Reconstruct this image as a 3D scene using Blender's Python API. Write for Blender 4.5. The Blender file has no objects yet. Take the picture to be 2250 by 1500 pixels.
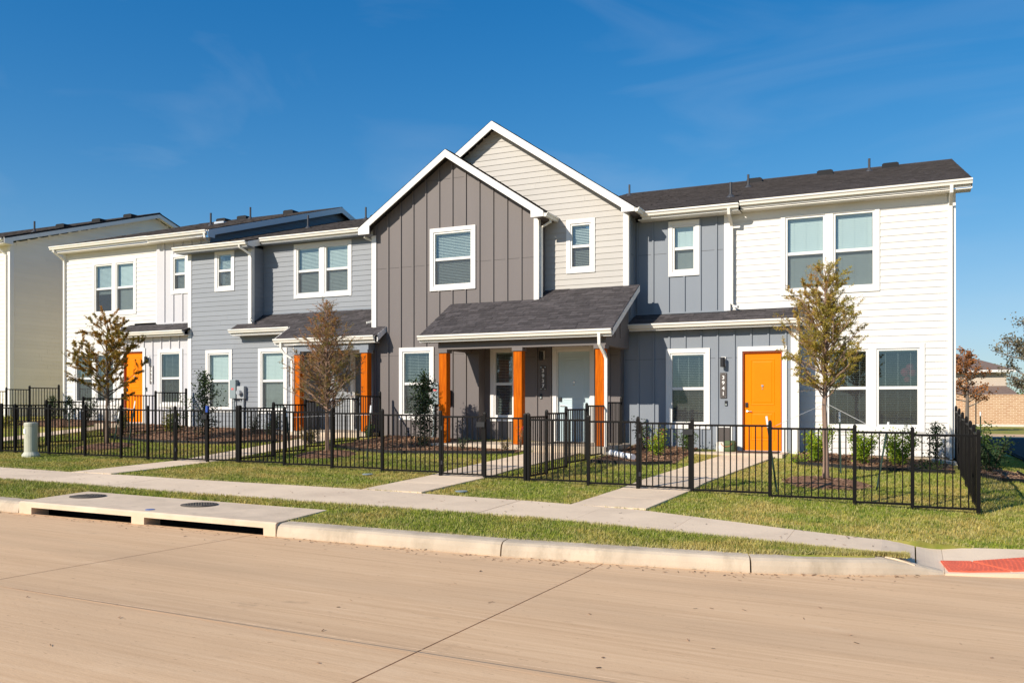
import bpy, bmesh, math, random
import numpy as np
from mathutils import Vector, Matrix

random.seed(11)
RNG = np.random.default_rng(11)
S = bpy.context.scene
COL = S.collection
R = math.radians

# ------------------------------------------------------------------ camera, sky, sun, exposure
cam_d = bpy.data.cameras.new("camera")
cam = bpy.data.objects.new("camera", cam_d)
COL.objects.link(cam)
cam.location = (0, 0, 2.0)
cam.rotation_euler = (R(90), 0, R(24.9))
cam_d.sensor_width = 36
cam_d.lens = 1884.0 / 2250 * 36
cam_d.shift_y = 138 / 2250
cam_d.clip_end = 3000
S.camera = cam

SUN_EL, SUN_AZ = 30.5, 25.5          # sun stands behind the camera and to its left
world = bpy.data.worlds.new("World")
S.world = world
world.use_nodes = True
wn = world.node_tree
wn.nodes.clear()
w_out = wn.nodes.new("ShaderNodeOutputWorld")
w_bg = wn.nodes.new("ShaderNodeBackground")
w_sky = wn.nodes.new("ShaderNodeTexSky")
w_sky.sky_type = 'NISHITA'
w_sky.sun_disc = False
w_sky.sun_elevation = R(SUN_EL)
w_sky.sun_rotation = R(180 + SUN_AZ)
w_sky.air_density = 1.0
w_sky.dust_density = 0.15
w_sky.ozone_density = 2.0
w_bg.inputs['Strength'].default_value = 0.105
w_hs = wn.nodes.new("ShaderNodeHueSaturation")
w_hs.inputs['Saturation'].default_value = 1.45
# thin high cirrus, everywhere in the sky
w_tc = wn.nodes.new("ShaderNodeTexCoord")
w_map = wn.nodes.new("ShaderNodeMapping")
w_map.inputs['Rotation'].default_value = (0.15, 0.35, 0.9)
w_map.inputs['Location'].default_value = (3.1, 1.7, 0.4)
w_map.inputs['Scale'].default_value = (1.2, 3.2, 7.0)
w_noi = wn.nodes.new("ShaderNodeTexNoise")
w_noi.inputs['Scale'].default_value = 1.7
w_noi.inputs['Detail'].default_value = 7
w_noi.inputs['Distortion'].default_value = 0.8
w_ramp = wn.nodes.new("ShaderNodeValToRGB")
w_ramp.color_ramp.elements[0].position = 0.52
w_ramp.color_ramp.elements[0].color = (0, 0, 0, 1)
w_ramp.color_ramp.elements[1].position = 0.95
w_ramp.color_ramp.elements[1].color = (.20, .20, .20, 1)
w_mix = wn.nodes.new("ShaderNodeMixRGB")
w_mix.inputs['Color2'].default_value = (4.6, 5.4, 6.4, 1)
L = wn.links.new
L(w_tc.outputs['Generated'], w_map.inputs['Vector'])
L(w_map.outputs[0], w_noi.inputs['Vector'])
L(w_noi.outputs['Fac'], w_ramp.inputs[0])
L(w_ramp.outputs[0], w_mix.inputs['Fac'])
L(w_sky.outputs[0], w_hs.inputs['Color'])
# keep the whole sky from washing out: c / (1 + c / k) * m
def vmath(op, a, b):
    n = wn.nodes.new("ShaderNodeVectorMath")
    n.operation = op
    for i, v in enumerate((a, b)):
        if isinstance(v, tuple):
            n.inputs[i].default_value = v
        else:
            L(v, n.inputs[i])
    return n.outputs[0]
w_den = vmath('ADD', vmath('DIVIDE', w_hs.outputs[0], (8.0, 9.0, 9.0)), (1.0, 1.0, 1.0))
w_soft = vmath('MULTIPLY', vmath('DIVIDE', w_hs.outputs[0], w_den), (1.06, 1.27, 1.58))
L(w_soft, w_mix.inputs['Color1'])
L(w_mix.outputs[0], w_bg.inputs['Color'])
L(w_bg.outputs[0], w_out.inputs['Surface'])

sun_d = bpy.data.lights.new("sun", 'SUN')
sun_d.energy = 4.9
sun_d.angle = R(0.5)
sun_d.color = (1.0, 0.91, 0.78)
sun = bpy.data.objects.new("sun", sun_d)
COL.objects.link(sun)
sun.location = (-15, -30, 30)
sun.rotation_euler = (R(90 - SUN_EL), 0, R(-SUN_AZ))

S.view_settings.view_transform = 'Standard'
S.view_settings.look = 'None'
S.view_settings.exposure = 0.22
S.view_settings.gamma = 1.0
S.view_settings.use_curve_mapping = False
S.render.engine = 'CYCLES'
S.cycles.caustics_reflective = False
S.cycles.caustics_refractive = False
S.cycles.max_bounces = 8
S.cycles.transparent_max_bounces = 16
S.cycles.use_denoising = True

# ------------------------------------------------------------------ ground heights
def lin(t, x):
    if x <= t[0][0]:
        return t[0][1]
    for (a, p), (b, q) in zip(t, t[1:]):
        if x <= b:
            return p + (q - p) * (x - a) / (b - a)
    return t[-1][1]

BUMP = [(-40, 0), (-22, 0), (-16, .05), (-14, .1), (-10, .1), (-5, .075), (-2, .065), (-.8, .03), (1, 0), (50, 0)]
KERB = [(-60, 8.7), (-12.6, 8.94), (-7.8, 9.19), (-4.5, 9.42), (-1.63, 9.92), (-.6, 10.35), (.33, 10.9), (1.05, 11.15), (2, 11.6), (3.5, 13.0), (60, 13.0)]
SW_F = [(-60, 10.8), (-16, 10.9), (-11.5, 10.93), (-8, 11.1), (-4.8, 11.28), (-1.5, 10.95), (0, 10.74), (.3, 10.95)]
SW_B = [(-60, 12.3), (-18, 12.38), (-13, 12.42), (-9, 12.75), (-5.6, 12.86), (-3.7, 12.75), (-1.7, 12.12), (-.4, 11.84), (.06, 11.95), (.6, 12.3), (1.3, 12.42), (3.4, 12.7)]

def zs(x):
    return -.018 * (max(min(x, 4), -45) - 1)

def yk(x):
    return lin(KERB, x)

def zroad(x, y):
    return zs(x) + lin([(-8, .05), (1, .115), (4.5, .125), (9, .05), (20, .05)], y)

def g(x, y):
    z = lin([(9.6, .2), (11.1, .235), (13, .255), (15.2, .275)], y)
    k = min(1, max(0, (y - 15.2) / 6.8))
    r = 1 - min(1, max(0, (x - 1) / 2.4))
    z -= .10 * min(1, max(0, (x - .1) / .8)) * min(1, max(0, (14.6 - y) / 2.2))
    return (z + zs(x) + lin(BUMP, x) * lin([(9.6, 0), (11, .3), (13, .5), (15, 1)], y)
            + k * (.36 * r - .008 * min(x, 0)) - (1 - r) * .12 * k)

# ------------------------------------------------------------------ materials
MATS = {}

def nmix(nt, fac, a, b, blend='MIX'):
    n = nt.nodes.new("ShaderNodeMixRGB")
    n.blend_type = blend
    for key, v in (('Fac', fac), ('Color1', a), ('Color2', b)):
        if hasattr(v, 'is_output'):
            nt.links.new(v, n.inputs[key])
        elif isinstance(v, (tuple, list)):
            n.inputs[key].default_value = (*v[:3], 1)
        else:
            n.inputs[key].default_value = v
    return n.outputs[0]

def nnoise(nt, scale, detail=4, stretch=(1, 1, 1), rough=.55, dist=0, rot=(0, 0, 0)):
    geo = nt.nodes.new("ShaderNodeNewGeometry")
    mp = nt.nodes.new("ShaderNodeMapping")
    mp.inputs['Scale'].default_value = stretch
    mp.inputs['Rotation'].default_value = rot
    nt.links.new(geo.outputs['Position'], mp.inputs['Vector'])
    n = nt.nodes.new("ShaderNodeTexNoise")
    n.inputs['Scale'].default_value = scale
    n.inputs['Detail'].default_value = detail
    n.inputs['Roughness'].default_value = rough
    n.inputs['Distortion'].default_value = dist
    nt.links.new(mp.outputs[0], n.inputs['Vector'])
    return n.outputs['Fac']

def nramp(nt, fac, lo, hi, a=(0, 0, 0), b=(1, 1, 1)):
    n = nt.nodes.new("ShaderNodeValToRGB")
    n.color_ramp.elements[0].position = lo
    n.color_ramp.elements[0].color = (*a, 1)
    n.color_ramp.elements[1].position = hi
    n.color_ramp.elements[1].color = (*b, 1)
    nt.links.new(fac, n.inputs[0])
    return n.outputs[0]

def base_mat(name):
    m = bpy.data.materials.new(name)
    m.use_nodes = True
    nt = m.node_tree
    p = nt.nodes['Principled BSDF']
    MATS[name] = m
    return m, nt, p

def mat(name, col, rough=.6, amt=.06, scale=3.0, stretch=(1, 1, 1), rand=0.0, bump=0.0, bscale=60, bstretch=(1, 1, 1),
        tone=0.0, spec=.35, metal=0.0, dirt=None):
    """plain painted / raw surface with world-space mottling, per-piece variation and fine relief"""
    m, nt, p = base_mat(name)
    n = nnoise(nt, scale, 5, stretch)
    dark = tuple(c * (1 - amt) for c in col)
    lite = tuple(min(1, c * (1 + amt)) for c in col)
    c = nmix(nt, nramp(nt, n, .3, .7), dark, lite)
    if rand:
        oi = nt.nodes.new("ShaderNodeObjectInfo")
        v = nramp(nt, oi.outputs['Random'], 0, 1, (1 - rand,) * 3, (1 + rand * .0 + .0001,) * 3)
        c = nmix(nt, 1.0, c, v, 'MULTIPLY')
    if tone:
        at = nt.nodes.new("ShaderNodeAttribute")
        at.attribute_name = "tone"
        v = nramp(nt, at.outputs['Fac'], 0, 1, (1 - tone,) * 3, (1, 1, 1))
        c = nmix(nt, 1.0, c, v, 'MULTIPLY')
    if dirt:
        dcol, ds, lo, hi, dst = dirt
        c = nmix(nt, nramp(nt, nnoise(nt, ds, 6, dst, .65), lo, hi), c, dcol)
    nt.links.new(c, p.inputs['Base Color'])
    p.inputs['Roughness'].default_value = rough
    p.inputs['Specular IOR Level'].default_value = spec
    p.inputs['Metallic'].default_value = metal
    if bump:
        b = nt.nodes.new("ShaderNodeBump")
        b.inputs['Strength'].default_value = bump
        b.inputs['Distance'].default_value = .01
        nt.links.new(nnoise(nt, bscale, 4, bstretch), b.inputs['Height'])
        nt.links.new(b.outputs[0], p.inputs['Normal'])
    return m

GR = (1, 1, .12)
GX = (.12, 1, 1)
mat('white_siding', (.73, .705, .665), .55, .02, 1.2, rand=.05, bump=.12, bscale=40, bstretch=(.06, 1, 1))
mat('white_trim', (.79, .77, .735), .45, .015, 2.0, rand=.03, bump=.04, bscale=30)
mat('cream_gutter', (.80, .765, .69), .4, .03, 2.0)
mat('cream_siding', (.83, .775, .675), .55, .02, 1.2, rand=.05, bump=.12, bscale=40, bstretch=(.06, 1, 1))
mat('beige_siding', (.475, .447, .41), .55, .03, 1.2, rand=.05, bump=.12, bscale=40, bstretch=(.06, 1, 1))
mat('slate_siding', (.262, .280, .305), .55, .03, 1.2, rand=.05, bump=.12, bscale=40, bstretch=(.06, 1, 1))
mat('slate_panel', (.225, .25, .285), .6, .04, 1.5, (1, 1, .2), bump=.1, bscale=50, bstretch=(1, 1, .06))
mat('taupe_panel', (.162, .141, .136), .6, .05, 1.5, (1, 1, .2), bump=.1, bscale=50, bstretch=(1, 1, .06))
mat('light_grey_panel', (.56, .55, .57), .6, .04, 1.5, (1, 1, .2), bump=.1, bscale=50, bstretch=(1, 1, .06))
mat('slate_paint', (.225, .25, .285), .55, .03)
mat('taupe_paint', (.155, .135, .13), .55, .03)
mat('seam', (.07, .065, .065), .8)
mat('concrete_pale', (.82, .64, .455), .85, .07, 1.3, rand=.07, bump=.25, bscale=90, dirt=((.56, .43, .31), .9, .5, .9, (1, 1, 1)))
mat('porch_concrete', (.60, .49, .37), .8, .1, 2.0, bump=.2, bscale=80)
mat('foundation', (.42, .35, .27), .85, .12, 4.0, bump=.3, bscale=60)
mat('kerb_concrete', (.56, .455, .335), .85, .14, 2.2, bump=.35, bscale=70, dirt=((.33, .26, .18), 2.4, .5, .8, (1, 1, .35)))
mat('inlet_concrete', (.70, .545, .39), .85, .12, 2.2, bump=.35, bscale=70, dirt=((.34, .26, .18), 3.5, .60, .92, (1, 1, .5)))
mat('asphalt', (.055, .056, .06), .95, .15, 3, bump=.3, spec=.1)
mat('joint_dark', (.035, .03, .027), .95, .2)
mat('joint_filler', (.78, .53, .32), .95, .3, 8)
mat('shingle', (.086, .075, .076), .9, .22, 9.0, rand=.42, bump=.5, bscale=160)
mat('shingle_mass', (.086, .075, .076), .9, .22, 9.0, tone=.45, bump=.5, bscale=160)
mat('roof_metal', (.014, .014, .016), .6, .1, spec=.2)
mat('vent_pipe', (.06, .062, .07), .5, .1)
mat('galvanised', (.55, .56, .58), .35, .1, metal=.6)
mat('fence_black', (.005, .0043, .004), .5, .1, spec=.15)
mat('fixture_black', (.018, .018, .02), .45, .1)
mat('plaque', (.09, .075, .068), .45, .05)
mat('numeral_white', (.85, .83, .80), .5, .02)
mat('chrome', (.75, .73, .7), .22, .03, metal=1)
mat('door_orange', (.92, .225, .0), .5, .03, 2, bump=.03, spec=.12)
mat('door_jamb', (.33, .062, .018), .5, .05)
mat('door_blue', (.50, .62, .66), .42, .02, 2)
mat('door_slate', (.12, .14, .17), .45, .03, 2)
mat('blind', (.72, .70, .62), .55, .02)
mat('sill_dust', (.62, .60, .56), .6, .1)
mat('interior', (.10, .095, .09), .9, .2)
mat('interior_red', (.32, .015, .03), .7, .1)
mat('meter_grey', (.40, .42, .43), .5, .05)
mat('meter_green_grey', (.25, .30, .31), .5, .06)
mat('label_red', (.75, .12, .12), .6, .05)
mat('pedestal_green', (.52, .51, .40), .5, .05, 3, dirt=((.30, .27, .2), 3, .6, .9, (1, 1, .6)))
mat('cast_iron', (.105, .088, .072), .6, .35, 12, bump=.6, bscale=40)
mat('marker_blue', (.05, .12, .35), .5, .1)
mat('tactile_red', (.70, .135, .07), .75, .12, 6, bump=.2)
mat('stake_green', (.012, .035, .024), .5, .1)
mat('tip_white', (.78, .78, .77), .5, .03)
mat('wire', (.62, .61, .6), .4, .05)
mat('tape_blue', (.02, .07, .35), .5, .05)
mat('bark_tan', (.29, .19, .14), .9, .25, 14, (1, 1, .25), bump=.6, bscale=70, bstretch=(1, 1, .15))
mat('bark_dark', (.13, .09, .065), .9, .25, 14, (1, 1, .25), bump=.6, bscale=70, bstretch=(1, 1, .15))
mat('bark_grey', (.17, .14, .12), .9, .25, 8, (1, 1, .25), bump=.5, bscale=40)
mat('mulch', (.21, .11, .062), .95, .35, 18, bump=.9, bscale=50)
mat('mulch_chip', (.52, .31, .18), .95, .25, 8, tone=.8)
mat('edging', (.012, .012, .012), .6, .1)
mat('drain_white', (.80, .79, .78), .5, .03)
mat('splash_concrete', (.62, .58, .52), .8, .08, 6)
mat('basket_green', (.09, .13, .055), .75, .3, 60)
mat('bag_cream', (.66, .62, .54), .8, .08, 20)
mat('terracotta', (.40, .16, .06), .7, .1)
mat('mat_brown', (.06, .04, .03), .95, .25, 60, bump=.5)
mat('flower_red', (.50, .03, .03), .6, .2)
mat('brick_far_mortar', (.50, .41, .32), .9, .1, 2)
mat('far_siding', (.56, .47, .38), .7, .05, 1)
mat('far_roof', (.19, .135, .11), .9, .15, 6)
mat('glass_dark', (.03, .035, .04), .1, .05, spec=.8)
mat('soffit_taupe', (.14, .118, .108), .6, .03)

def cedar():
    m, nt, p = base_mat('cedar')
    n = nnoise(nt, 4, 5, (6, 6, .35), .6, 1.2)
    n2 = nnoise(nt, 9, 3, (9, 9, .16), .6)
    c = nmix(nt, nramp(nt, n, .3, .72), (.66, .155, .003), (.45, .085, .002))
    c = nmix(nt, nramp(nt, n2, .52, .66), c, (.26, .045, .002))
    k = nnoise(nt, 7, 2, (1, 1, .8))
    c = nmix(nt, nramp(nt, k, .70, .76), c, (.10, .02, .003))
    nt.links.new(c, p.inputs['Base Color'])
    p.inputs['Roughness'].default_value = .7
    p.inputs['Specular IOR Level'].default_value = .08
cedar()

def road_mat():
    m, nt, p = base_mat('road_concrete')
    a = nnoise(nt, 1.0, 6, (.22, 2.6, 1), .6, .3)
    b = nnoise(nt, 3.2, 5, (.16, 7.0, 1), .65)
    d = nnoise(nt, .34, 5, (.6, 1.5, 1), .6)
    c = nmix(nt, nramp(nt, a, .25, .75), (.64, .415, .24), (.77, .515, .305))
    c = nmix(nt, nramp(nt, b, .42, .75), c, (.83, .58, .36))
    c = nmix(nt, nramp(nt, b, .20, .42, (1, 1, 1), (0, 0, 0)), c, (.55, .355, .205))
    c = nmix(nt, nramp(nt, d, .50, .85), c, (.57, .385, .235))
    s = nnoise(nt, 26, 3, (.35, 1.6, 1))
    c = nmix(nt, nramp(nt, s, .66, .74), c, (.40, .25, .145))
    tyre = nnoise(nt, .55, 3, (.05, 1.6, 1), .5)
    c = nmix(nt, nramp(nt, tyre, .52, .72, (0, 0, 0), (.55, .55, .55)), c, (.49, .335, .21))
    oil = nnoise(nt, 2.3, 3, (.8, 1, 1), .5)
    c = nmix(nt, nramp(nt, oil, .70, .80, (0, 0, 0), (.6, .6, .6)), c, (.30, .20, .13))
    wear = nnoise(nt, 1.1, 6, (.35, 1.8, 1), .7, 1.0)
    c = nmix(nt, nramp(nt, wear, .58, .74, (0, 0, 0), (.5, .5, .5)), c, (.86, .62, .40))
    f = nnoise(nt, 120, 3)
    c = nmix(nt, .22, c, nramp(nt, f, .3, .7, (.48, .31, .175), (.84, .565, .33)))
    oi = nt.nodes.new("ShaderNodeObjectInfo")
    c = nmix(nt, 1.0, c, nramp(nt, oi.outputs['Random'], 0, 1, (.94, .94, .94), (1, 1, 1)), 'MULTIPLY')
    nt.links.new(c, p.inputs['Base Color'])
    p.inputs['Roughness'].default_value = .95
    p.inputs['Specular IOR Level'].default_value = .04
    bm = nt.nodes.new("ShaderNodeBump")
    bm.inputs['Strength'].default_value = .35
    bm.inputs['Distance'].default_value = .006
    nt.links.new(nnoise(nt, 60, 4, (.3, 1.2, 1)), bm.inputs['Height'])
    nt.links.new(bm.outputs[0], p.inputs['Normal'])
road_mat()

def turf_mats():
    for nm, blade in (('turf_soil', False), ('grass_blade', True)):
        m, nt, p = base_mat(nm)
        big = nnoise(nt, .75, 5, (1, 1.3, 1), .6)
        fine = nnoise(nt, 5.0, 4)
        gcol = nmix(nt, nramp(nt, fine, .3, .7), (.15, .20, .016), (.33, .36, .04))
        dry = nmix(nt, nramp(nt, fine, .3, .7), (.37, .27, .06), (.60, .46, .13))
        c = nmix(nt, nramp(nt, big, .44, .62), gcol, dry)
        bare = nnoise(nt, 1.6, 4, (1, 1.5, 1), .6)
        c = nmix(nt, nramp(nt, bare, .62, .78), c, (.36, .235, .10))
        if blade:
            at = nt.nodes.new("ShaderNodeAttribute")
            at.attribute_name = "tone"
            c = nmix(nt, nramp(nt, at.outputs['Fac'], .55, .95), c, (.50, .43, .18))
            c = nmix(nt, nramp(nt, at.outputs['Fac'], .0, .3, (1, 1, 1), (0, 0, 0)), c, (.08, .15, .02))
        else:
            c = nmix(nt, .2, c, (.2, .15, .06))
        nt.links.new(c, p.inputs['Base Color'])
        p.inputs['Roughness'].default_value = .75
        p.inputs['Specular IOR Level'].default_value = .2
turf_mats()

def leaf_mat(name, stops, trans=.35):
    m, nt, p = base_mat(name)
    at = nt.nodes.new("ShaderNodeAttribute")
    at.attribute_name = "tone"
    rp = nt.nodes.new("ShaderNodeValToRGB")
    while len(rp.color_ramp.elements) < len(stops):
        rp.color_ramp.elements.new(.5)
    for e, (pos, c) in zip(rp.color_ramp.elements, stops):
        e.position = pos
        e.color = (*c, 1)
    nt.links.new(at.outputs['Fac'], rp.inputs[0])
    nt.links.new(rp.outputs[0], p.inputs['Base Color'])
    p.inputs['Roughness'].default_value = .6
    p.inputs['Specular IOR Level'].default_value = .25
    tr = nt.nodes.new("ShaderNodeBsdfTranslucent")
    nt.links.new(rp.outputs[0], tr.inputs['Color'])
    mx = nt.nodes.new("ShaderNodeMixShader")
    mx.inputs[0].default_value = trans
    out = nt.nodes['Material Output']
    nt.links.new(p.outputs[0], mx.inputs[1])
    nt.links.new(tr.outputs[0], mx.inputs[2])
    nt.links.new(mx.outputs[0], out.inputs['Surface'])
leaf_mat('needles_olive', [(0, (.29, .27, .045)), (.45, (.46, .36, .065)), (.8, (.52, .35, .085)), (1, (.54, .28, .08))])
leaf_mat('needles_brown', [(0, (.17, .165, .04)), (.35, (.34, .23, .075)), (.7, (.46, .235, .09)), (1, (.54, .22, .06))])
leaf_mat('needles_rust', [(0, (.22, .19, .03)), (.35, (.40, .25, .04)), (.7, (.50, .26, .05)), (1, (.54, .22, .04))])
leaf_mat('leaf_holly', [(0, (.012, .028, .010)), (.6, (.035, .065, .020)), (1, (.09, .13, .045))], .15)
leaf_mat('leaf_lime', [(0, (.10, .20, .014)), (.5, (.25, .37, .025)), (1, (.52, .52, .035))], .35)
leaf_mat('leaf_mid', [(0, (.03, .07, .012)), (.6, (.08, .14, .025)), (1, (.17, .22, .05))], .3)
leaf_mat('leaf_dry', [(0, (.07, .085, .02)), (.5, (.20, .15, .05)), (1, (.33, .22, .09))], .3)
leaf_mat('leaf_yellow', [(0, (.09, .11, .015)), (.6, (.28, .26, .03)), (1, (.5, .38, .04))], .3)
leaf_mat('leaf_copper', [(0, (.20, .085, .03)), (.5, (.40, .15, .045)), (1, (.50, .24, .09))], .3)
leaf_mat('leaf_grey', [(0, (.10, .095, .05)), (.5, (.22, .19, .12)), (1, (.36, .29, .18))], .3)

def glass():
    m = bpy.data.materials.new('glass')
    m.use_nodes = True
    MATS['glass'] = m
    nt = m.node_tree
    nt.nodes.clear()
    out = nt.nodes.new("ShaderNodeOutputMaterial")
    tr = nt.nodes.new("ShaderNodeBsdfTransparent")
    tr.inputs['Color'].default_value = (.76, .87, .90, 1)
    gl = nt.nodes.new("ShaderNodeBsdfGlossy")
    gl.inputs['Roughness'].default_value = .01
    gl.inputs['Color'].default_value = (.82, .94, 1, 1)
    lw = nt.nodes.new("ShaderNodeLayerWeight")
    pw = nt.nodes.new("ShaderNodeMath")
    pw.operation = 'POWER'
    pw.inputs[1].default_value = 4.0
    fr = nt.nodes.new("ShaderNodeMath")
    fr.operation = 'MULTIPLY_ADD'
    fr.inputs[1].default_value = .80
    fr.inputs[2].default_value = .165
    nt.links.new(lw.outputs['Facing'], pw.inputs[0])
    nt.links.new(pw.outputs[0], fr.inputs[0])
    mx = nt.nodes.new("ShaderNodeMixShader")
    nt.links.new(fr.outputs[0], mx.inputs[0])
    nt.links.new(tr.outputs[0], mx.inputs[1])
    nt.links.new(gl.outputs[0], mx.inputs[2])
    nt.links.new(mx.outputs[0], out.inputs['Surface'])
    m2 = bpy.data.materials.new('insect_screen')
    m2.use_nodes = True
    MATS['insect_screen'] = m2
    nt = m2.node_tree
    p = nt.nodes['Principled BSDF']
    p.inputs['Base Color'].default_value = (.055, .055, .058, 1)
    p.inputs['Roughness'].default_value = .7
    tr = nt.nodes.new("ShaderNodeBsdfTransparent")
    mx = nt.nodes.new("ShaderNodeMixShader")
    mx.inputs[0].default_value = .40
    out = nt.nodes['Material Output']
    nt.links.new(tr.outputs[0], mx.inputs[1])
    nt.links.new(p.outputs[0], mx.inputs[2])
    nt.links.new(mx.outputs[0], out.inputs['Surface'])
glass()

def brick_mat():
    m, nt, p = base_mat('brick_far')
    geo = nt.nodes.new("ShaderNodeNewGeometry")
    mp = nt.nodes.new("ShaderNodeMapping")
    mp.inputs['Rotation'].default_value = (R(90), 0, 0)
    br = nt.nodes.new("ShaderNodeTexBrick")
    br.inputs['Scale'].default_value = 1.0
    br.inputs['Brick Width'].default_value = .42
    br.inputs['Row Height'].default_value = .15
    br.inputs['Mortar Size'].default_value = .022
    br.inputs['Color1'].default_value = (.40, .205, .105, 1)
    br.inputs['Color2'].default_value = (.50, .31, .18, 1)
    br.inputs['Mortar'].default_value = (.68, .53, .38, 1)
    nt.links.new(geo.outputs['Position'], mp.inputs['Vector'])
    nt.links.new(mp.outputs[0], br.inputs['Vector'])
    c = nmix(nt, nramp(nt, nnoise(nt, .5, 4), .3, .7, (0, 0, 0), (.35, .35, .35)), br.outputs['Color'], (.52, .33, .2))
    nt.links.new(c, p.inputs['Base Color'])
    p.inputs['Roughness'].default_value = .9
brick_mat()

# ------------------------------------------------------------------ object helpers
def link(o, parent=None):
    COL.objects.link(o)
    if parent is not None:
        o.parent = parent
    return o

def mesh_data(name, verts, faces, material=None, smooth=False, tone=None):
    me = bpy.data.meshes.new(name)
    me.from_pydata([tuple(v) for v in verts], [], [tuple(f) for f in faces])
    if material:
        me.materials.append(MATS[material])
    if tone is not None:
        at = me.attributes.new("tone", 'FLOAT', 'FACE')
        at.data.foreach_set('value', np.asarray(tone, dtype=np.float32))
    if smooth:
        me.polygons.foreach_set('use_smooth', [True] * len(me.polygons))
    me.update()
    return me

def np_mesh(name, V, nper, material, tone=None):
    """V: (n, nper, 3) separate polygons"""
    n = len(V)
    me = bpy.data.meshes.new(name)
    me.vertices.add(n * nper)
    me.vertices.foreach_set('co', np.ascontiguousarray(V, dtype=np.float32).ravel())
    me.loops.add(n * nper)
    me.loops.foreach_set('vertex_index', np.arange(n * nper, dtype=np.int32))
    me.polygons.add(n)
    me.polygons.foreach_set('loop_start', np.arange(n, dtype=np.int32) * nper)
    me.polygons.foreach_set('loop_total', np.full(n, nper, dtype=np.int32))
    me.materials.append(MATS[material])
    if tone is not None:
        at = me.attributes.new("tone", 'FLOAT', 'FACE')
        at.data.foreach_set('value', np.asarray(tone, dtype=np.float32))
    me.update(calc_edges=True)
    return me

def obj(name, me, parent=None, loc=None, rotz=None, scale=None):
    o = bpy.data.objects.new(name, me)
    if loc is not None:
        o.location = loc
    if rotz is not None:
        o.rotation_euler = (0, 0, rotz)
    if scale is not None:
        o.scale = scale
    return link(o, parent)

def empty(name, loc=(0, 0, 0), parent=None, rotz=0):
    o = bpy.data.objects.new(name, None)
    o.empty_display_size = .2
    o.location = loc
    o.rotation_euler = (0, 0, rotz)
    return link(o, parent)

def tag(o, label=None, cat=None, group=None, kind=None):
    for k, v in (('label', label), ('category', cat), ('group', group), ('kind', kind)):
        if v:
            o[k] = v
    return o

BOXF = [(0, 3, 2, 1), (4, 5, 6, 7), (0, 1, 5, 4), (1, 2, 6, 5), (2, 3, 7, 6), (3, 0, 4, 7)]

def boxv(x0, x1, y0, y1, z0, z1):
    return [(x0, y0, z0), (x1, y0, z0), (x1, y1, z0), (x0, y1, z0), (x0, y0, z1), (x1, y0, z1), (x1, y1, z1), (x0, y1, z1)]

class MB:
    """collects shapes that make up one part"""
    def __init__(self):
        self.v, self.f = [], []

    def add(self, verts, faces):
        n = len(self.v)
        self.v += [tuple(v) for v in verts]
        self.f += [tuple(i + n for i in f) for f in faces]
        return self

    def box(self, *b):
        return self.add(boxv(*b), BOXF)

    def prism(self, poly, a, b, axis='x'):
        """poly: closed 2-D outline; extruded from a to b along axis ('x': poly=(y,z), 'y': (x,z), 'z': (x,y))"""
        n = len(poly)
        def P(p, t):
            return {'x': (t, p[0], p[1]), 'y': (p[0], t, p[1]), 'z': (p[0], p[1], t)}[axis]
        vs = [P(p, a) for p in poly] + [P(p, b) for p in poly]
        fs = [tuple(range(n))[::-1], tuple(range(n, 2 * n))] + [(i, (i + 1) % n, n + (i + 1) % n, n + i) for i in range(n)]
        return self.add(vs, fs)

    def tube(self, pts, rad, seg=8, caps=True, rect=None):
        """swept round (or rectangular w,d) tube along points"""
        pts = [Vector(p) for p in pts]
        rads = rad if isinstance(rad, (list, tuple)) else [rad] * len(pts)
        rings = []
        up0 = Vector((0, 0, 1))
        for i, p in enumerate(pts):
            d = (pts[min(i + 1, len(pts) - 1)] - pts[max(i - 1, 0)]).normalized()
            ref = up0 if abs(d.z) < .9 else Vector((0, 1, 0))
            a = d.cross(ref).normalized()
            b = a.cross(d).normalized()
            ring = []
            if rect:
                for sx, sy in ((-1, -1), (1, -1), (1, 1), (-1, 1)):
                    ring.append(p + a * rect[0] * .5 * sx + b * rect[1] * .5 * sy)
            else:
                for k in range(seg):
                    t = 2 * math.pi * k / seg
                    ring.append(p + (a * math.cos(t) + b * math.sin(t)) * rads[i])
            rings.append(ring)
        m = 4 if rect else seg
        vs = [v for r_ in rings for v in r_]
        fs = []
        for i in range(len(pts) - 1):
            for k in range(m):
                fs.append((i * m + k, i * m + (k + 1) % m, (i + 1) * m + (k + 1) % m, (i + 1) * m + k))
        if caps:
            fs.append(tuple(range(m))[::-1])
            fs.append(tuple((len(pts) - 1) * m + k for k in range(m)))
        return self.add(vs, fs)

    def lathe(self, c, prof, seg=16):
        """prof: (r, z) list, around a vertical axis at c"""
        vs, fs = [], []
        for r_, z in prof:
            for k in range(seg):
                t = 2 * math.pi * k / seg
                vs.append((c[0] + r_ * math.cos(t), c[1] + r_ * math.sin(t), c[2] + z))
        for i in range(len(prof) - 1):
            for k in range(seg):
                fs.append((i * seg + k, i * seg + (k + 1) % seg, (i + 1) * seg + (k + 1) % seg, (i + 1) * seg + k))
        fs.append(tuple(range(seg))[::-1])
        fs.append(tuple((len(prof) - 1) * seg + k for k in range(seg)))
        return self.add(vs, fs)

    def build(self, name, material, parent=None, loc=None, rotz=None, bevel=0, smooth=False):
        me = mesh_data(name, self.v, self.f, material, smooth)
        if bevel:
            bm = bmesh.new()
            bm.from_mesh(me)
            bmesh.ops.bevel(bm, geom=[e for e in bm.edges if e.is_manifold and e.calc_face_angle(0) > .6], offset=bevel, segments=2, profile=.6, affect='EDGES')
            bm.to_mesh(me)
            bm.free()
        return obj(name, me, parent, loc, rotz)

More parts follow.
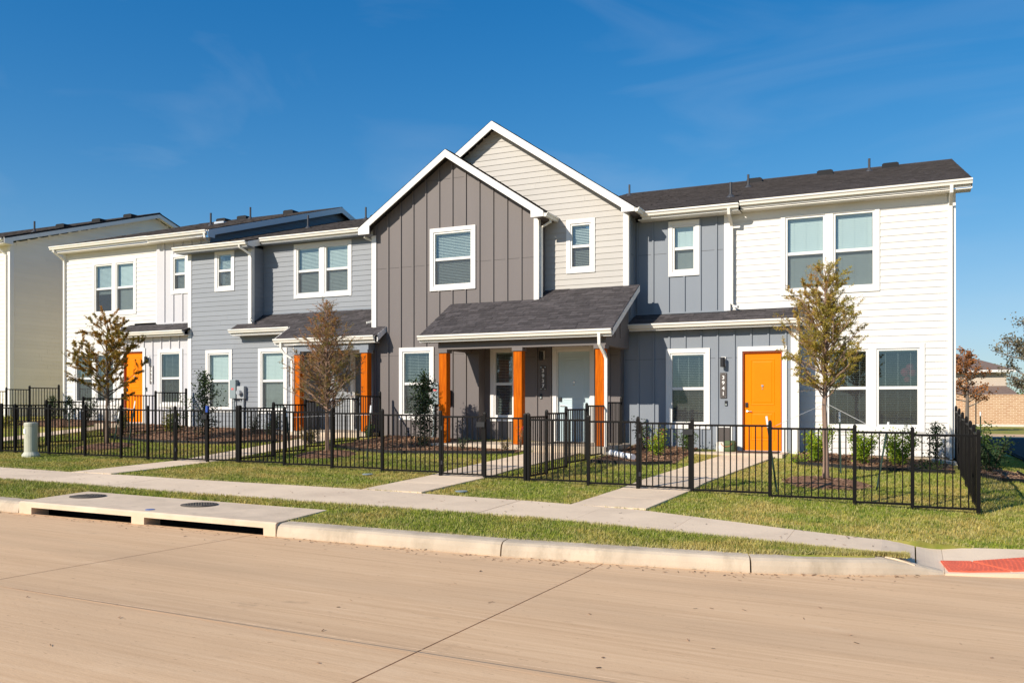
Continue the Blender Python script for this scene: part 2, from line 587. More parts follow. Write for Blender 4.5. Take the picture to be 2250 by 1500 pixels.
UNIT = {}
def unit_box(material):
    if material not in UNIT:
        UNIT[material] = mesh_data('unit_' + material, boxv(0, 1, 0, 1, 0, 1), BOXF, material)
    return UNIT[material]

def part_box(name, material, parent, x0, x1, y0, y1, z0, z1):
    """a piece that shares its mesh with the alike ones"""
    return obj(name, unit_box(material), parent, (x0, y0, z0), None, (x1 - x0, y1 - y0, z1 - z0))

LAP = .161
def lap_mesh(material):
    k = 'lap_' + material
    if k not in UNIT:
        # local x length 0..1, z 0..1, outward is -y; the lower edge stands proud
        v = [(0, -.0185, 0), (1, -.0185, 0), (1, 0, 0), (0, 0, 0), (0, -.004, 1), (1, -.004, 1), (1, 0, 1), (0, 0, 1)]
        UNIT[k] = mesh_data('lap_board', v, BOXF, material)
    return UNIT[k]

# roots stand at the thing's base; their children are written in world metres
ROOTS = set()
def root(name, loc, label, cat, group=None):
    o = empty(name, loc)
    tag(o, label, cat, group)
    ROOTS.add(o.name)
    return o

_link = link
def link(o, parent=None):
    _link(o, parent)
    if parent is not None and parent.name in ROOTS:
        o.matrix_parent_inverse = Matrix.Translation(-Vector(parent.location))
    return o

# ------------------------------------------------------------------ building pieces
def top_at(top, z1, x):
    return lin(top, x) if top else z1

def wall(house, name, fr, x0, x1, z0, z1, material, style='lap', holes=(), top=None, batten=None, seams=(), proud=0):
    """fr = (ox, oy, rot): local x runs along the wall, local -y is outward. Returns the wall part with its boards / battens."""
    xs = {x0, x1}
    for h in holes:
        xs |= {min(max(h[0], x0), x1), min(max(h[1], x0), x1)}
    if top:
        xs |= {x for x, _ in top if x0 < x < x1}
    xs = sorted(xs)
    vs, fs = [], []
    for a, b in zip(xs, xs[1:]):
        if b - a < 1e-5:
            continue
        hs = sorted((max(h[2], z0), h[3]) for h in holes if h[0] <= a + 1e-6 and h[1] >= b - 1e-6)
        lo = z0
        spans = []
        for h0, h1 in hs:
            if h0 > lo:
                spans.append((lo, h0, h0))
            lo = max(lo, h1)
        ta, tb = top_at(top, z1, a), top_at(top, z1, b)
        if min(ta, tb) > lo or max(ta, tb) > lo:
            spans.append((lo, ta, tb))
        for l0, za, zb in spans:
            n = len(vs)
            vs += [(a, 0, l0), (b, 0, l0), (b, 0, zb), (a, 0, za)]
            fs.append((n, n + 1, n + 2, n + 3))
    w = obj(name, mesh_data(name, vs, fs, material), house, (fr[0], fr[1], 0), fr[2])
    def cuts(za, zb, a, b):
        """free x spans between holes for a strip za..zb"""
        out = [(a, b)]
        for h in holes:
            if h[3] > za + 1e-4 and h[2] < zb - 1e-4:
                nxt = []
                for p, q in out:
                    if h[0] > p:
                        nxt.append((p, min(q, h[0])))
                    if h[1] < q:
                        nxt.append((max(p, h[1]), q))
                out = [s for s in nxt if s[1] - s[0] > .015]
        return out
    if style == 'lap':
        lm = lap_mesh(material)
        zmax = max(z for _, z in top) if top else z1
        n = int(math.ceil((zmax - z0) / LAP - .05))
        for k in range(n):
            za = z0 + k * LAP
            zb = za + LAP
            a, b = x0, x1
            if top:
                zt = za + .6 * LAP
                pts = [x0 + (x1 - x0) * i / 400 for i in range(401)]
                ok = [x for x in pts if lin(top, x) >= zt]
                if not ok:
                    continue
                a, b = ok[0], ok[-1]
            else:
                zb = min(zb, z1)
            # split the strip at hole edges that fall inside it, so that boards are notched round openings
            zc = sorted({za, zb} | {z for h in holes for z in (h[2], h[3]) if za + .012 < z < zb - .012 and h[0] < b and h[1] > a})
            spans_full = cuts(za, zb, a, b)
            for p, q in spans_full:
                jx = p
                while jx < q:                       # butt joints about every 3.66 m
                    ln = 3.66 if jx > p or p > x0 else random.uniform(1.2, 3.66)
                    je = min(q, jx + ln)
                    if q - je < .4:
                        je = q
                    obj('siding_board', lm, w, (jx + .001, 0, za), None, (je - jx - .002, 1, zb - za))
                    jx = je
            if len(zc) > 2:                         # the notched bits above / below an opening
                for c0, c1 in zip(zc, zc[1:]):
                    for p, q in cuts(c0, c1, a, b):
                        for s, e in [(p, q)]:
                            seg = [(s, e)]
                            for f0, f1 in spans_full:
                                seg = [t for u0, u1 in seg for t in ((u0, min(u1, f0)), (max(u0, f1), u1)) if t[1] - t[0] > .02]
                            for t0, t1 in seg:
                                obj('siding_board', lm, w, (t0, 0, c0), None, (t1 - t0, 1, c1 - c0))
    elif style == 'batten':
        sp, ph = batten
        x = ph
        bx = []
        while x > x0 + .03:
            x -= sp
        x += sp
        while x < x1 - .03:
            zt = top_at(top, z1, x) - .01
            segs = [(z0, zt)]
            for h in holes:
                if h[0] - .11 < x < h[1] + .11:
                    segs = [t for s0, s1 in segs for t in ((s0, min(s1, h[2] - .11)), (max(s0, h[3] + .11), s1)) if t[1] - t[0] > .05]
            for s0, s1 in segs:
                part_box('batten', material, w, x - .021, x + .021, -.033, 0, s0, s1)
            bx.append(x)
            x += sp
        edges = [x0] + bx + [x1]
        for sz in seams:
            for p, q in zip(edges, edges[1:]):
                for a, b in cuts(sz, sz + .006, p + .021, q - .06):
                    if top and min(lin(top, a), lin(top, b)) < sz:
                        continue
                    part_box('seam', 'seam', w, a, b, -.004, 0, sz, sz + .007)
    return w

def blind_mesh(x0, x1, z0, z1, tilt, y=.115, pitch=.044):
    vs, fs = [], []
    n = max(1, int((z1 - z0 - .04) / pitch))
    cy, cz = .025 * math.cos(R(tilt)), .025 * math.sin(R(tilt))
    for k in range(n):
        z = z1 - .05 - k * pitch
        j = random.uniform(-.0015, .0015)
        b = len(vs)
        vs += [(x0, y - cy, z - cz + j), (x1, y - cy, z - cz - j), (x1, y + cy, z + cz - j), (x0, y + cy, z + cz + j)]
        fs.append((b, b + 1, b + 2, b + 3))
    m = MB()
    m.v, m.f = vs, fs
    m.box(x0, x1, y - .028, y + .028, z1 - .045, z1)
    m.box(x0, x1, y - .02, y + .02, max(z0, z1 - .05 - n * pitch) - .012, max(z0, z1 - .05 - n * pitch) + .006)
    w = x1 - x0
    for t in (.16, .5, .84):
        m.box(x0 + w * t - .0015, x0 + w * t + .0015, y - .027, y - .0255, max(z0, z1 - .05 - n * pitch), z1)
    return m

def opening(x0, x1, z0, z1):
    return (x0 + .11, x1 - .11, z0 + .115, z1 - .115)

def window(house, fr, x0, x1, z0, z1, n=1, tilt=62, drop=1.0, trim='white_trim', label=None):
    """x0..z1: outside of the casing; n sashes side by side"""
    loc = (fr[0], fr[1], 0)
    c = .11
    m = MB()
    m.box(x0, x0 + c, -.036, -.001, z0, z1)
    m.box(x1 - c, x1, -.036, -.001, z0, z1)
    m.box(x0 + c, x1 - c, -.038, -.001, z1 - .115, z1)
    m.box(x0 + c, x1 - c, -.038, -.001, z0, z0 + .115)
    win = m.build('window', trim, house, loc, fr[2])
    if label:
        win['label'] = label
    ix0, ix1, iz0, iz1 = opening(x0, x1, z0, z1)
    mull = .19
    ww = (ix1 - ix0 - (n - 1) * mull) / n
    if n > 1:
        for k in range(n - 1):
            a = ix0 + (k + 1) * ww + k * mull
            MB().box(a, a + mull, -.034, .09, iz0, iz1).build('mullion', trim, win)
    for k in range(n):
        a = ix0 + k * (ww + mull)
        b = a + ww
        fw = .05
        zm = (iz0 + iz1) / 2
        f = MB()
        f.box(a, a + fw, -.012, .085, iz0, iz1).box(b - fw, b, -.012, .085, iz0, iz1)
        f.box(a + fw, b - fw, -.012, .085, iz1 - fw, iz1).box(a + fw, b - fw, -.016, .085, iz0, iz0 + fw + .012)
        f.build('frame', 'white_trim', win)
        MB().box(a + fw, b - fw, .008, .06, zm - .036, zm + .036).build('meeting_rail', 'white_trim', win)
        gx0, gx1 = a + fw, b - fw
        MB().add([(gx0, .032, zm + .034), (gx1, .032, zm + .034), (gx1, .032, iz1 - fw), (gx0, .032, iz1 - fw)], [(0, 1, 2, 3)]).build('pane', 'glass', win)
        MB().add([(gx0, .053, iz0 + fw), (gx1, .053, iz0 + fw), (gx1, .053, zm - .034), (gx0, .053, zm - .034)], [(0, 1, 2, 3)]).build('pane', 'glass', win)
        MB().add([(gx0, .020, iz0 + fw), (gx1, .020, iz0 + fw), (gx1, .020, zm - .036), (gx0, .020, zm - .036)], [(0, 1, 2, 3)]).build('insect_screen', 'insect_screen', win)
        dr = drop[k] if isinstance(drop, (list, tuple)) else drop
        tl = tilt[k] if isinstance(tilt, (list, tuple)) else tilt
        zb = iz1 - .03 - (iz1 - iz0 - .09) * dr
        blind_mesh(gx0 + .012, gx1 - .012, zb, iz1 - .03, tl).build('blind', 'blind', win)
    return opening(x0, x1, z0, z1)

def door(house, fr, x0, x1, z0, z1, material, jamb, label, handle='left'):
    """x0..z1: the leaf"""
    loc = (fr[0], fr[1], 0)
    cs = MB()
    c = .115
    cs.box(x0 - .03 - c, x0 - .03, -.036, -.001, z0 - .03, z1 + .04 + c)
    cs.box(x1 + .03, x1 + .03 + c, -.036, -.001, z0 - .03, z1 + .04 + c)
    cs.box(x0 - .03, x1 + .03, -.037, -.001, z1 + .04, z1 + .04 + c)
    cs.build('door_casing', 'white_trim', house, loc, fr[2])
    j = MB()
    j.box(x0 - .03, x0, -.004, .12, z0 - .03, z1 + .04).box(x1, x1 + .03, -.004, .12, z0 - .03, z1 + .04)
    j.box(x0, x1, -.004, .12, z1, z1 + .04)
    j.build('door_jamb', jamb, house, loc, fr[2])
    MB().box(x0 - .03, x1 + .03, -.05, .12, z0 - .035, z0).build('threshold', 'galvanised', house, loc, fr[2])
    lf = MB().box(x0 + .002, x1 - .002, .055, .10, z0, z1 - .003).build('door', material, house, loc, fr[2])
    lf['label'] = label
    w = x1 - x0
    h = z1 - z0
    for a, b in ((z0 + .10 * h, z0 + .40 * h), (z0 + .46 * h, z1 - .065 * h)):
        px0, px1 = x0 + .17 * w, x1 - .17 * w
        q = MB()
        for k, (ins, yy) in enumerate(((0, .0545), (.018, .047), (.035, .0535), (.06, .0535), (.085, .0475))):
            q.v += [(px0 + ins, yy, a + ins), (px1 - ins, yy, a + ins), (px1 - ins, yy, b - ins), (px0 + ins, yy, b - ins)]
        for k in range(4):
            for i in range(4):
                q.f.append((k * 4 + i, k * 4 + (i + 1) % 4, k * 4 + 4 + (i + 1) % 4, k * 4 + 4 + i))
        q.f.append((16, 17, 18, 19))
        q.build('panel', material, lf)
    s = 1 if handle == 'left' else -1
    hx = x0 + .07 if s > 0 else x1 - .07
    hz = z0 + .40 * h
    MB().tube([(hx, .055, hz), (hx, .012, hz), (hx + s * .05, .008, hz), (hx + s * .125, .010, hz - .004)], .011, 8).tube([(hx, .056, hz), (hx, .047, hz)], .03, 12).build('handle', 'chrome', lf)
    MB().box(hx - .035, hx + .035, .03, .056, hz + .10, hz + .22).build('deadbolt', 'fixture_black', lf, bevel=.008)
    MB().tube([((x0 + x1) / 2, .055, z0 + .66 * h), ((x0 + x1) / 2, .03, z0 + .66 * h)], .03, 12).tube([((x0 + x1) / 2, .04, z0 + .63 * h), ((x0 + x1) / 2, .03, z0 + .63 * h)], .014, 10).build('knocker', 'chrome', lf)
    return (x0 - .03, x1 + .03, z0 - .03, z1 + .04)

def digits(parent, text, x, ztop, zbot, y, h):
    dg_objs = []
    n = len(text)
    st = (ztop - zbot) / n
    for i, ch in enumerate(text):
        cu = bpy.data.curves.new('numeral', 'FONT')
        cu.body = ch
        cu.size = h
        cu.extrude = .004
        cu.offset = h * .022
        cu.align_x = 'CENTER'
        o = bpy.data.objects.new('numeral_tmp', cu)
        _link(o)
        dg_objs.append((o, i))
    dg = bpy.context.evaluated_depsgraph_get()
    for o, i in dg_objs:
        me = bpy.data.meshes.new_from_object(o.evaluated_get(dg))
        me.materials.clear()
        me.materials.append(MATS['numeral_white'])
        bpy.data.objects.remove(o)
        q = obj('numeral', me, parent, (x, y, ztop - (i + .5) * st - h * .36))
        q.rotation_euler = (R(90), 0, 0)
        q.scale = (1.1, 1, 1)

def plaque(house, fr, text, xc, z0, z1):
    m = MB().box(xc - .083, xc + .083, -.03, -.012, z0, z1)
    p = m.build('number_plaque', 'plaque', house, (fr[0], fr[1], 0), fr[2], bevel=.004)
    p['label'] = 'dark plaque with the house number %s in white' % text
    h = z1 - z0
    for sx in (-1, 1):
        for z in (z0 + .03, z1 - .03):
            MB().tube([(xc + sx * .06, -.028, z), (xc + sx * .06, -.034, z)], .008, 8).build('bolt', 'chrome', p)
    digits(p, text, xc, z1 - .05, z0 + .05, -.031, h * .20)

def lamp(house, fr, xc, zc):
    o = MB().lathe((xc, -.13, zc - .12), [(.058, 0), (.06, .004), (.06, .235), (.056, .24)], 18).build('wall_lamp', 'fixture_black', house, (fr[0], fr[1], 0), fr[2])
    o['label'] = 'black cylinder wall lamp'
    MB().box(xc - .03, xc + .03, -.08, -.02, zc - .03, zc + .05).build('arm', 'fixture_black', o)
    MB().box(xc - .06, xc + .06, -.034, -.003, zc - .1, zc + .14).build('back_plate', 'white_trim', o)

def bell(house, fr, xc, zc):
    o = MB().box(xc - .033, xc + .033, -.03, -.003, zc - .065, zc + .065).build('doorbell', 'fixture_black', house, (fr[0], fr[1], 0), fr[2], bevel=.008)
    MB().box(xc - .022, xc + .022, -.034, -.029, zc - .055, zc - .012).build('button', 'chrome', o)

GUT = [(0, 0), (0, -.115), (-.075, -.115), (-.09, -.065), (-.118, -.04), (-.118, 0), (-.108, 0), (-.108, -.03), (-.01, -.03), (-.01, 0)]
def gutter(house, x0, x1, yf, zt, fascia=True, parent_name='gutter'):
    """yf: y of the front lip; runs along X"""
    yb = yf + .118
    m = MB().prism([(yb + p, zt + q) for p, q in GUT], x0, x1, 'x')
    o = m.build('gutter', 'cream_gutter', house)
    if fascia:
        MB().box(x0 + .015, x1 - .015, yb + .002, yb + .024, zt - .175, zt - .01).build('fascia', 'white_trim', house)
    return o

def gutter_y(house, xf, y0, y1, zt, s=1):
    """runs along Y, front lip towards +X (s=1) or -X"""
    xb = xf - s * .118
    m = MB().prism([(xb - s * p, zt + q) for p, q in GUT], y0, y1, 'y')
    return m.build('gutter', 'cream_gutter', house)

def downspout(house, pts, w=.075, material='cream_gutter'):
    return MB().tube(pts, 0, rect=(w, w * .8)).build('downspout', material, house, bevel=.008)

TABS = {}
TABW = [.19, .23, .27, .31, .35]
def tab_mesh(w):
    if w not in TABS:
        v = [(.002, 0, .0), (w - .002, 0, .0), (w - .002, .2, 0), (.002, .2, 0), (.002, 0, .013), (w - .002, 0, .013), (w - .002, .2, .003), (.002, .2, .003)]
        TABS[w] = mesh_data('shingle_tab', v, BOXF[1:], 'shingle')
    return TABS[w]

def shingles(parent, O, E, U, width, length, single=True, inside=None, exposure=.143, cap=300, mass_name='shingles'):
    """O: eave corner; E: along the eave; U: up the slope. Laid tab by tab; past the cap the rest becomes one part."""
    O, E, U = Vector(O), Vector(E).normalized(), Vector(U).normalized()
    N = E.cross(U).normalized()
    V, T = [], []
    rnd = random.Random(int(abs(O.x * 131 + O.y * 17 + width * 7)))
    n = 0
    for c in range(int(math.ceil(length / exposure))):
        t = c * exposure
        s = -rnd.uniform(0, .2)
        while s < width:
            w = rnd.choice(TABW)
            a, b = max(0, s), min(width, s + w)
            s += w
            if b - a < .03 or (inside and not inside((a + b) / 2, t + .07)):
                continue
            ll = min(.2, length - t)
            lift = rnd.choice((0, 0, .004, .007))
            jt = rnd.choice((0, 0, .006))
            p = O + E * a + U * (t + jt) + N * (.002 + lift)
            if single and n < cap:
                o = bpy.data.objects.new('shingle', tab_mesh(w))
                m = Matrix((E, U, N)).transposed().to_4x4()
                m = Matrix.Translation(p) @ m @ Matrix.Diagonal((min(1, (b - a) / w), ll / .2, 1, 1))
                _link(o, parent)
                o.matrix_basis = m
                n += 1
            else:
                q = [p + E * .002, p + E * (b - a - .002), p + E * (b - a - .002) + U * ll, p + E * .002 + U * ll]
                tp = [q[0] + N * .013, q[1] + N * .013, q[2] + N * .003, q[3] + N * .003]
                V.append(tp)
                V.append([q[0], q[1], tp[1], tp[0]])
                r_ = rnd.random()
                T += [r_, r_ * .8]
    if V:
        me = np_mesh(mass_name, np.array([[tuple(v) for v in f] for f in V]), 4, 'shingle_mass', T)
        o = obj(mass_name, me, parent)
        o['kind'] = 'stuff'

def deck(house, name, pts, thick=.11, material='roof_metal'):
    """roof slab under the shingles from its four top corners (counter-clockwise from above)"""
    p = [Vector(q) for q in pts]
    n = (p[1] - p[0]).cross(p[-1] - p[0]).normalized()
    k = len(p)
    vs = [q for q in p] + [q - n * thick for q in p]
    fs = [tuple(range(k)), tuple(range(2 * k - 1, k - 1, -1))] + [(i, k + i, k + (i + 1) % k, (i + 1) % k) for i in range(k)]
    return MB().add(vs, fs).build(name, material, house)

def front_roof(house, x0, x1, ye, ze, yr, pitch, single=False, name='roof', back=None):
    """low front slope facing the street: eave at ye/ze up to yr"""
    zr_ = ze + pitch * (yr - ye)
    d = deck(house, name, [(x0, ye, ze), (x1, ye, ze), (x1, yr, zr_), (x0, yr, zr_)], .06)
    ln = math.hypot(yr - ye, zr_ - ze)
    shingles(d, (x0, ye - .02, ze - .02 * pitch), (1, 0, 0), (0, 1, pitch), x1 - x0, ln + .02, single)
    if back:
        deck(house, 'back_slope', [(x1, yr + back, zr_ - pitch * back), (x0, yr + back, zr_ - pitch * back), (x0, yr, zr_), (x1, yr, zr_)], .06)
        MB().prism([(yr - .15, zr_ - .15 * pitch + .006), (yr, zr_ + .028), (yr + .15, zr_ - .15 * pitch + .006)], x0, x1, 'x').build('ridge_cap', 'shingle', d)
    return d

def vent_pipe(roof, x, y, z, h=.42):
    m = MB().lathe((x, y, z - .03), [(.13, 0), (.12, .03), (.06, .09), (.045, .12)], 12).tube([(x, y, z), (x, y, z + h)], .038, 10)
    m.build('vent_pipe', 'vent_pipe', roof)

def roof_vent(roof, x, y, z, material='roof_metal'):
    h = .04 if material == 'galvanised' else .12
    m = MB().prism([(x - .26, z - .05), (x + .26, z - .05), (x + .26, z + h * .7), (x + .2, z + h), (x - .2, z + h), (x - .26, z + h * .7)], y - .2, y + .2, 'y')
    m.build('roof_vent', material, roof)

def rake(house, xa, za, xe, y0, y1, slope, drop=.21, tail=None, material='white_trim'):
    """gable fascia board: from the apex (xa, za) down to x = xe; tail = (inner x, bottom z) of the boxed return"""
    s = 1 if xe > xa else -1
    ze = za - slope * abs(xe - xa)
    if tail:
        xi, zb = tail
        poly = [(xa, za), (xe, ze), (xe, zb), (xi, zb), (xi, za - drop - slope * abs(xi - xa)), (xa, za - drop)]
    else:
        poly = [(xa, za), (xe, ze), (xe, ze - drop), (xa, za - drop)]
    if s < 0:
        poly = poly[::-1]
    return MB().prism(poly, y0, y1, 'y').build('rake_board', material, house)

def gable_roof(house, xa, za, xl, xr, y0, y1, slope):
    t = .012
    for a in (xl, xr):
        ze = za + t - slope * abs(a - xa)
        pts = [(xa, y0, za + t), (xa, y1, za + t), (a, y1, ze), (a, y0, ze)]
        if a > xa:
            pts = [(a, y0, ze), (a, y1, ze), (xa, y1, za + t), (xa, y0, za + t)]
        d = deck(house, 'roof', pts, .05, 'shingle')
        E = Vector((0, 1, 0)) if a > xa else Vector((0, -1, 0))
        U = Vector((-1, 0, slope)) if a > xa else Vector((1, 0, slope))
        O = (a, y0, ze) if a > xa else (a, y1, ze)
        shingles(d, O, E, U, y1 - y0, math.hypot(a - xa, ze - za - t), False)

def corner_board(house, x0, x1, y, z0, z1, side=None, depth=.1, material='white_trim'):
    """front board, proud of the siding, and with side=+1/-1 its board on the return"""
    m = MB().box(x0, x1, y - .034, y - .001, z0, z1)
    if side:
        xx = x1 if side > 0 else x0
        m.box(xx - (.0 if side > 0 else .034), xx + (.034 if side > 0 else 0), y - .034, y + depth, z0, z1)
    return m.build('corner_board', material, house)

FF = lambda y: (0, y, 0)          # a front wall: local x is world x
def SIDE(x):                      # a wall that faces +X: local x is world y
    return (x, 0, R(90))

# ------------------------------------------------------------------ setting: ground, road, kerb, pavement, walks
def ramp_z(x, y):
    t = min(1, max(0, (x + .35) / .85))
    t = t * t * (3 - 2 * t)
    return (g(x, y) + .012) * (1 - t) + t * (.075 + .075 * min(1.6, max(0, y - 10.9)))

def build_ground():
    xs = [-700, -300, -120, -70, -45] + [round(-40 + .5 * i, 2) for i in range(int((8 + 40) / .5) + 1)] + [12, 20, 40, 90, 250, 700]
    xs = sorted(set(xs) | {-12.95, -12.86, -7.99, -7.86, -.37, -.35, -.1, .06, .1, .25, .4, .6, .75, .9, 1.15, 1.3})
    def col(x):
        k = yk(x)
        s = k + .18
        if -12.9 < x < -7.9:
            s = 10.36 + .2 * (x + 12.9) / 4.9 - .03     # open under the drain inlet
        if x > -.36:
            s = lin(SW_B, x) - .04                      # the kerb ramp
        if x > -.36:
            k2 = k + .06
            c = [(-400, -1.0), (-30, -.35), (k2 - .01, -.32), (k2, 'ramp'), ((k2 + s) / 2, 'ramp'), (s, 'ramp'), (s + .01, None)]
            for i in range(1, 6):
                c.append((s + .01 + (15.2 - s - .01) * i / 5, None))
        else:
            c = [(-400, -1.0), (-30, -.35), (s - .01, -.9 if -12.9 < x < -7.9 else -.32), (s, None)]
            for i in range(1, 9):
                c.append((s + (15.2 - s) * i / 8, None))
        for y in (15.9, 16.6, 17.3, 18, 18.7, 19.4, 20.1, 20.8, 21.5, 22, 23, 25, 28, 32, 38, 45, 52, 60, 84, 130, 300, 900):
            c.append((y, None))
        def zz(y, z):
            if y < -100:
                return -1.0
            if z == 'ramp':
                return ramp_z(x, y) - .07
            return g(x, y) if z is None else zroad(x, k) + z
        return [(x, y, zz(y, z)) for y, z in c]
    cols = [col(x) for x in xs]
    n = len(cols[0])
    vs = [p for c in cols for p in c]
    fs = [(i * n + j, (i + 1) * n + j, (i + 1) * n + j + 1, i * n + j + 1) for i in range(len(xs) - 1) for j in range(n - 1)]
    o = obj('ground', mesh_data('ground', vs, fs, 'turf_soil', True))
    tag(o, kind='structure', label='lawn soil running from the street to the horizon')
build_ground()

def slab(parent, xa, xb, ya, yb, zf, material, thick=.12, nx=4, ny=4, gap=.006, name='slab', gapy=None):
    """concrete slab with a top that follows zf; ya / yb may be functions of x"""
    fa = ya if callable(ya) else (lambda x: ya)
    fb = yb if callable(yb) else (lambda x: yb)
    xa, xb = xa + gap, xb - gap
    vs = []
    for i in range(nx + 1):
        x = xa + (xb - xa) * i / nx
        gy = gap if gapy is None else gapy
        y0, y1 = fa(x) + gy, fb(x) - gy
        for j in range(ny + 1):
            y = y0 + (y1 - y0) * j / ny
            vs.append((x, y, zf(x, y)))
    m = ny + 1
    n = len(vs)
    fs = [(i * m + j, (i + 1) * m + j, (i + 1) * m + j + 1, i * m + j + 1) for i in range(nx) for j in range(ny)]
    rim = [i * m for i in range(nx + 1)] + [nx * m + j for j in range(1, m)] + [i * m + ny for i in range(nx - 1, -1, -1)] + [j for j in range(ny - 1, 0, -1)]
    low = {}
    for r_ in rim:
        low[r_] = len(vs)
        vs.append((vs[r_][0], vs[r_][1], vs[r_][2] - thick))
    for a, b in zip(rim, rim[1:] + rim[:1]):
        fs.append((b, a, low[a], low[b]))
    return obj(name, mesh_data(name, vs, fs, material), parent)

# the street: concrete slabs with real joints, a dark bed under them
road_bed = MB()
for i, (a, b) in enumerate(zip(range(-60, 40, 2), range(-58, 42, 2))):
    ya, yb = -14, yk((a + b) / 2) + .1
    road_bed.add([(a, ya, zroad(a, ya) - .035), (b, ya, zroad(b, ya) - .035), (b, 5, zroad(b, 5) - .035), (a, 5, zroad(a, 5) - .035), (b, yk(b) + .1, zroad(b, 9) - .035), (a, yk(a) + .1, zroad(a, 9) - .035)], [(0, 1, 2, 3), (3, 2, 4, 5)])
road = road_bed.build('road', 'joint_dark')
tag(road, kind='structure', label='tan concrete street with tyre-worn streaks and dark joints')
jx = [-3.28 + 4.88 * k for k in range(-9, 5)]
for a, b in zip(jx, jx[1:]):
    for ya, yb in ((-14, -4.5), (-4.5, .45), (.45, 5.35)):
        slab(road, a, b, ya, yb, zroad, 'road_concrete', nx=3, ny=4, gap=.008 if ya > 0 else .006, gapy=.001)
    slab(road, a, b, 5.35, lambda x: yk(x) + .05, zroad, 'road_concrete', nx=10, ny=6, gap=.008, gapy=.001)
# sealed longitudinal joint, a pale line along the street
MB().add([(x, 5.35 + s * .005, zroad(x, 5.35) + .003) for x in (-45, -8, 14) for s in (-1, 1)], [(0, 2, 3, 1), (2, 4, 5, 3)]).build('joint_sealant', 'joint_filler', road)

side_street = MB().add([(3.45, 13.0, .205), (14, 13.0, .205), (14, 52, .205), (3.2, 52, .205)], [(0, 1, 2, 3)]).build('side_street', 'joint_dark')
tag(side_street, kind='structure', label='side street in the shade of the end house')
for k in range(8):
    slab(side_street, 3.4, 8.4, 13 + 4.88 * k, 13 + 4.88 * (k + 1), lambda x, y: .235, 'asphalt', nx=1, ny=1)
    slab(side_street, 8.4, 14, 13 + 4.88 * k, 13 + 4.88 * (k + 1), lambda x, y: .235, 'asphalt', nx=1, ny=1)
for k in range(-8, 8):
    slab(side_street, 3.4 + 6 * k, 3.4 + 6 * (k + 1), 52.0, 58.5, lambda x, y: .235, 'road_concrete', nx=1, ny=1)

# kerb
def kerb_seg(parent, xa, xb, end_drop=False):
    prof = [(0, -.05), (0, .02), (.012, .08), (.035, .135), (.075, .162), (.13, .172), (.30, .176), (.30, -.1)]
    n = max(3, int((xb - xa) / .25))
    vs, fs = [], []
    for i in range(n + 1):
        t = i / n
        x = xa + (xb - xa) * t
        tx, ty = 1, (yk(x + .05) - yk(x - .05)) / .1
        l = math.hypot(tx, ty)
        nx_, ny_ = -ty / l, 1 / l
        zb = zroad(x, yk(x))
        d = 1.0
        if end_drop and t > .72:
            d = 1 - .75 * ((t - .72) / .28) ** 1.3
        for o_, z in prof:
            vs.append((x + nx_ * o_, yk(x) + ny_ * o_, zb + (z * d if z > 0 else z)))
    m = len(prof)
    for i in range(n):
        for j in range(m - 1):
            fs.append((i * m + j, (i + 1) * m + j, (i + 1) * m + j + 1, i * m + j + 1))
    fs.append(tuple(range(m)))
    fs.append(tuple(n * m + j for j in range(m))[::-1])
    return obj('kerb_stone', mesh_data('kerb_stone', vs, fs, 'kerb_concrete', False), parent)
kerb = empty('kerb', (-7, 9, .1))
tag(kerb, kind='structure', label='rounded concrete kerb along the street')
ROOTS.add(kerb.name)
for a, b in ((-46, -36), (-36, -24), (-24, -12.69), (-7.78, -4.535), (-4.515, -1.64), (-1.62, .36)):
    kerb_seg(kerb, a, b, b > 0)

# storm drain inlet set into the kerb
def inlet():
    xl, xr = -12.67, -7.80
    r_ = root('storm_drain_inlet', ((xl + xr) / 2, 9.4, .3), 'long concrete storm drain inlet with two dark slots in the kerb', 'storm drain')
    zt = lambda x: zroad(x, yk(x)) + .19
    def bar(m, x0, x1, z0, z1, ya, yb):
        vs = []
        for x in (x0, x1):
            zb = zroad(x, yk(x))
            for y, z in ((yk(x) + ya, z0), (yk(x) + yb, z0), (yk(x) + yb, z1), (yk(x) + ya, z1)):
                vs.append((x, y, zb + z))
        m.add(vs, [(3, 2, 1, 0), (4, 5, 6, 7), (0, 1, 5, 4), (1, 2, 6, 5), (2, 3, 7, 6), (3, 0, 4, 7)])
    top = MB()
    n = 8
    vs = []
    for i in range(n + 1):
        t = i / n
        xf = xl + (xr - xl) * t
        xb = -12.9 + (-7.98 + 12.9) * t
        yb = 10.36 + .2 * t
        for (x, y, dz) in ((xf, yk(xf) - .0, .105), (xf, yk(xf), .165), (xf, yk(xf) + .03, .188), (xb, yb, .20), (xb, yb, .05), (xf, yk(xf) + .25, .105)):
            vs.append((x, y, zroad(xf, yk(xf)) + dz))
    fs = []
    for i in range(n):
        for j in range(6):
            fs.append((i * 6 + j, (i + 1) * 6 + j, (i + 1) * 6 + (j + 1) % 6, i * 6 + (j + 1) % 6))
    fs += [tuple(range(6)), tuple(n * 6 + j for j in range(6))[::-1]]
    top.add(vs, fs).build('top_slab', 'inlet_concrete', r_)
    for a, b in ((xl, -12.40), (-10.36, -10.12), (-8.0, xr)):
        p = MB()
        bar(p, a, b, -.1, .106, .0, .3)
        p.build('pier', 'inlet_concrete', r_)
    ch = MB()
    bar(ch, xl, xr, -.9, .1, .62, .7)
    bar(ch, xl, xl + .02, -.9, .1, .3, .7)
    bar(ch, xr - .02, xr, -.9, .1, .3, .7)
    bar(ch, xl, xr, -.95, -.9, .02, .7)
    ch.build('chamber', 'joint_dark', r_)  # concrete walls in the near-black joint colour: shade inside the slots is painted
    return zt
inlet()

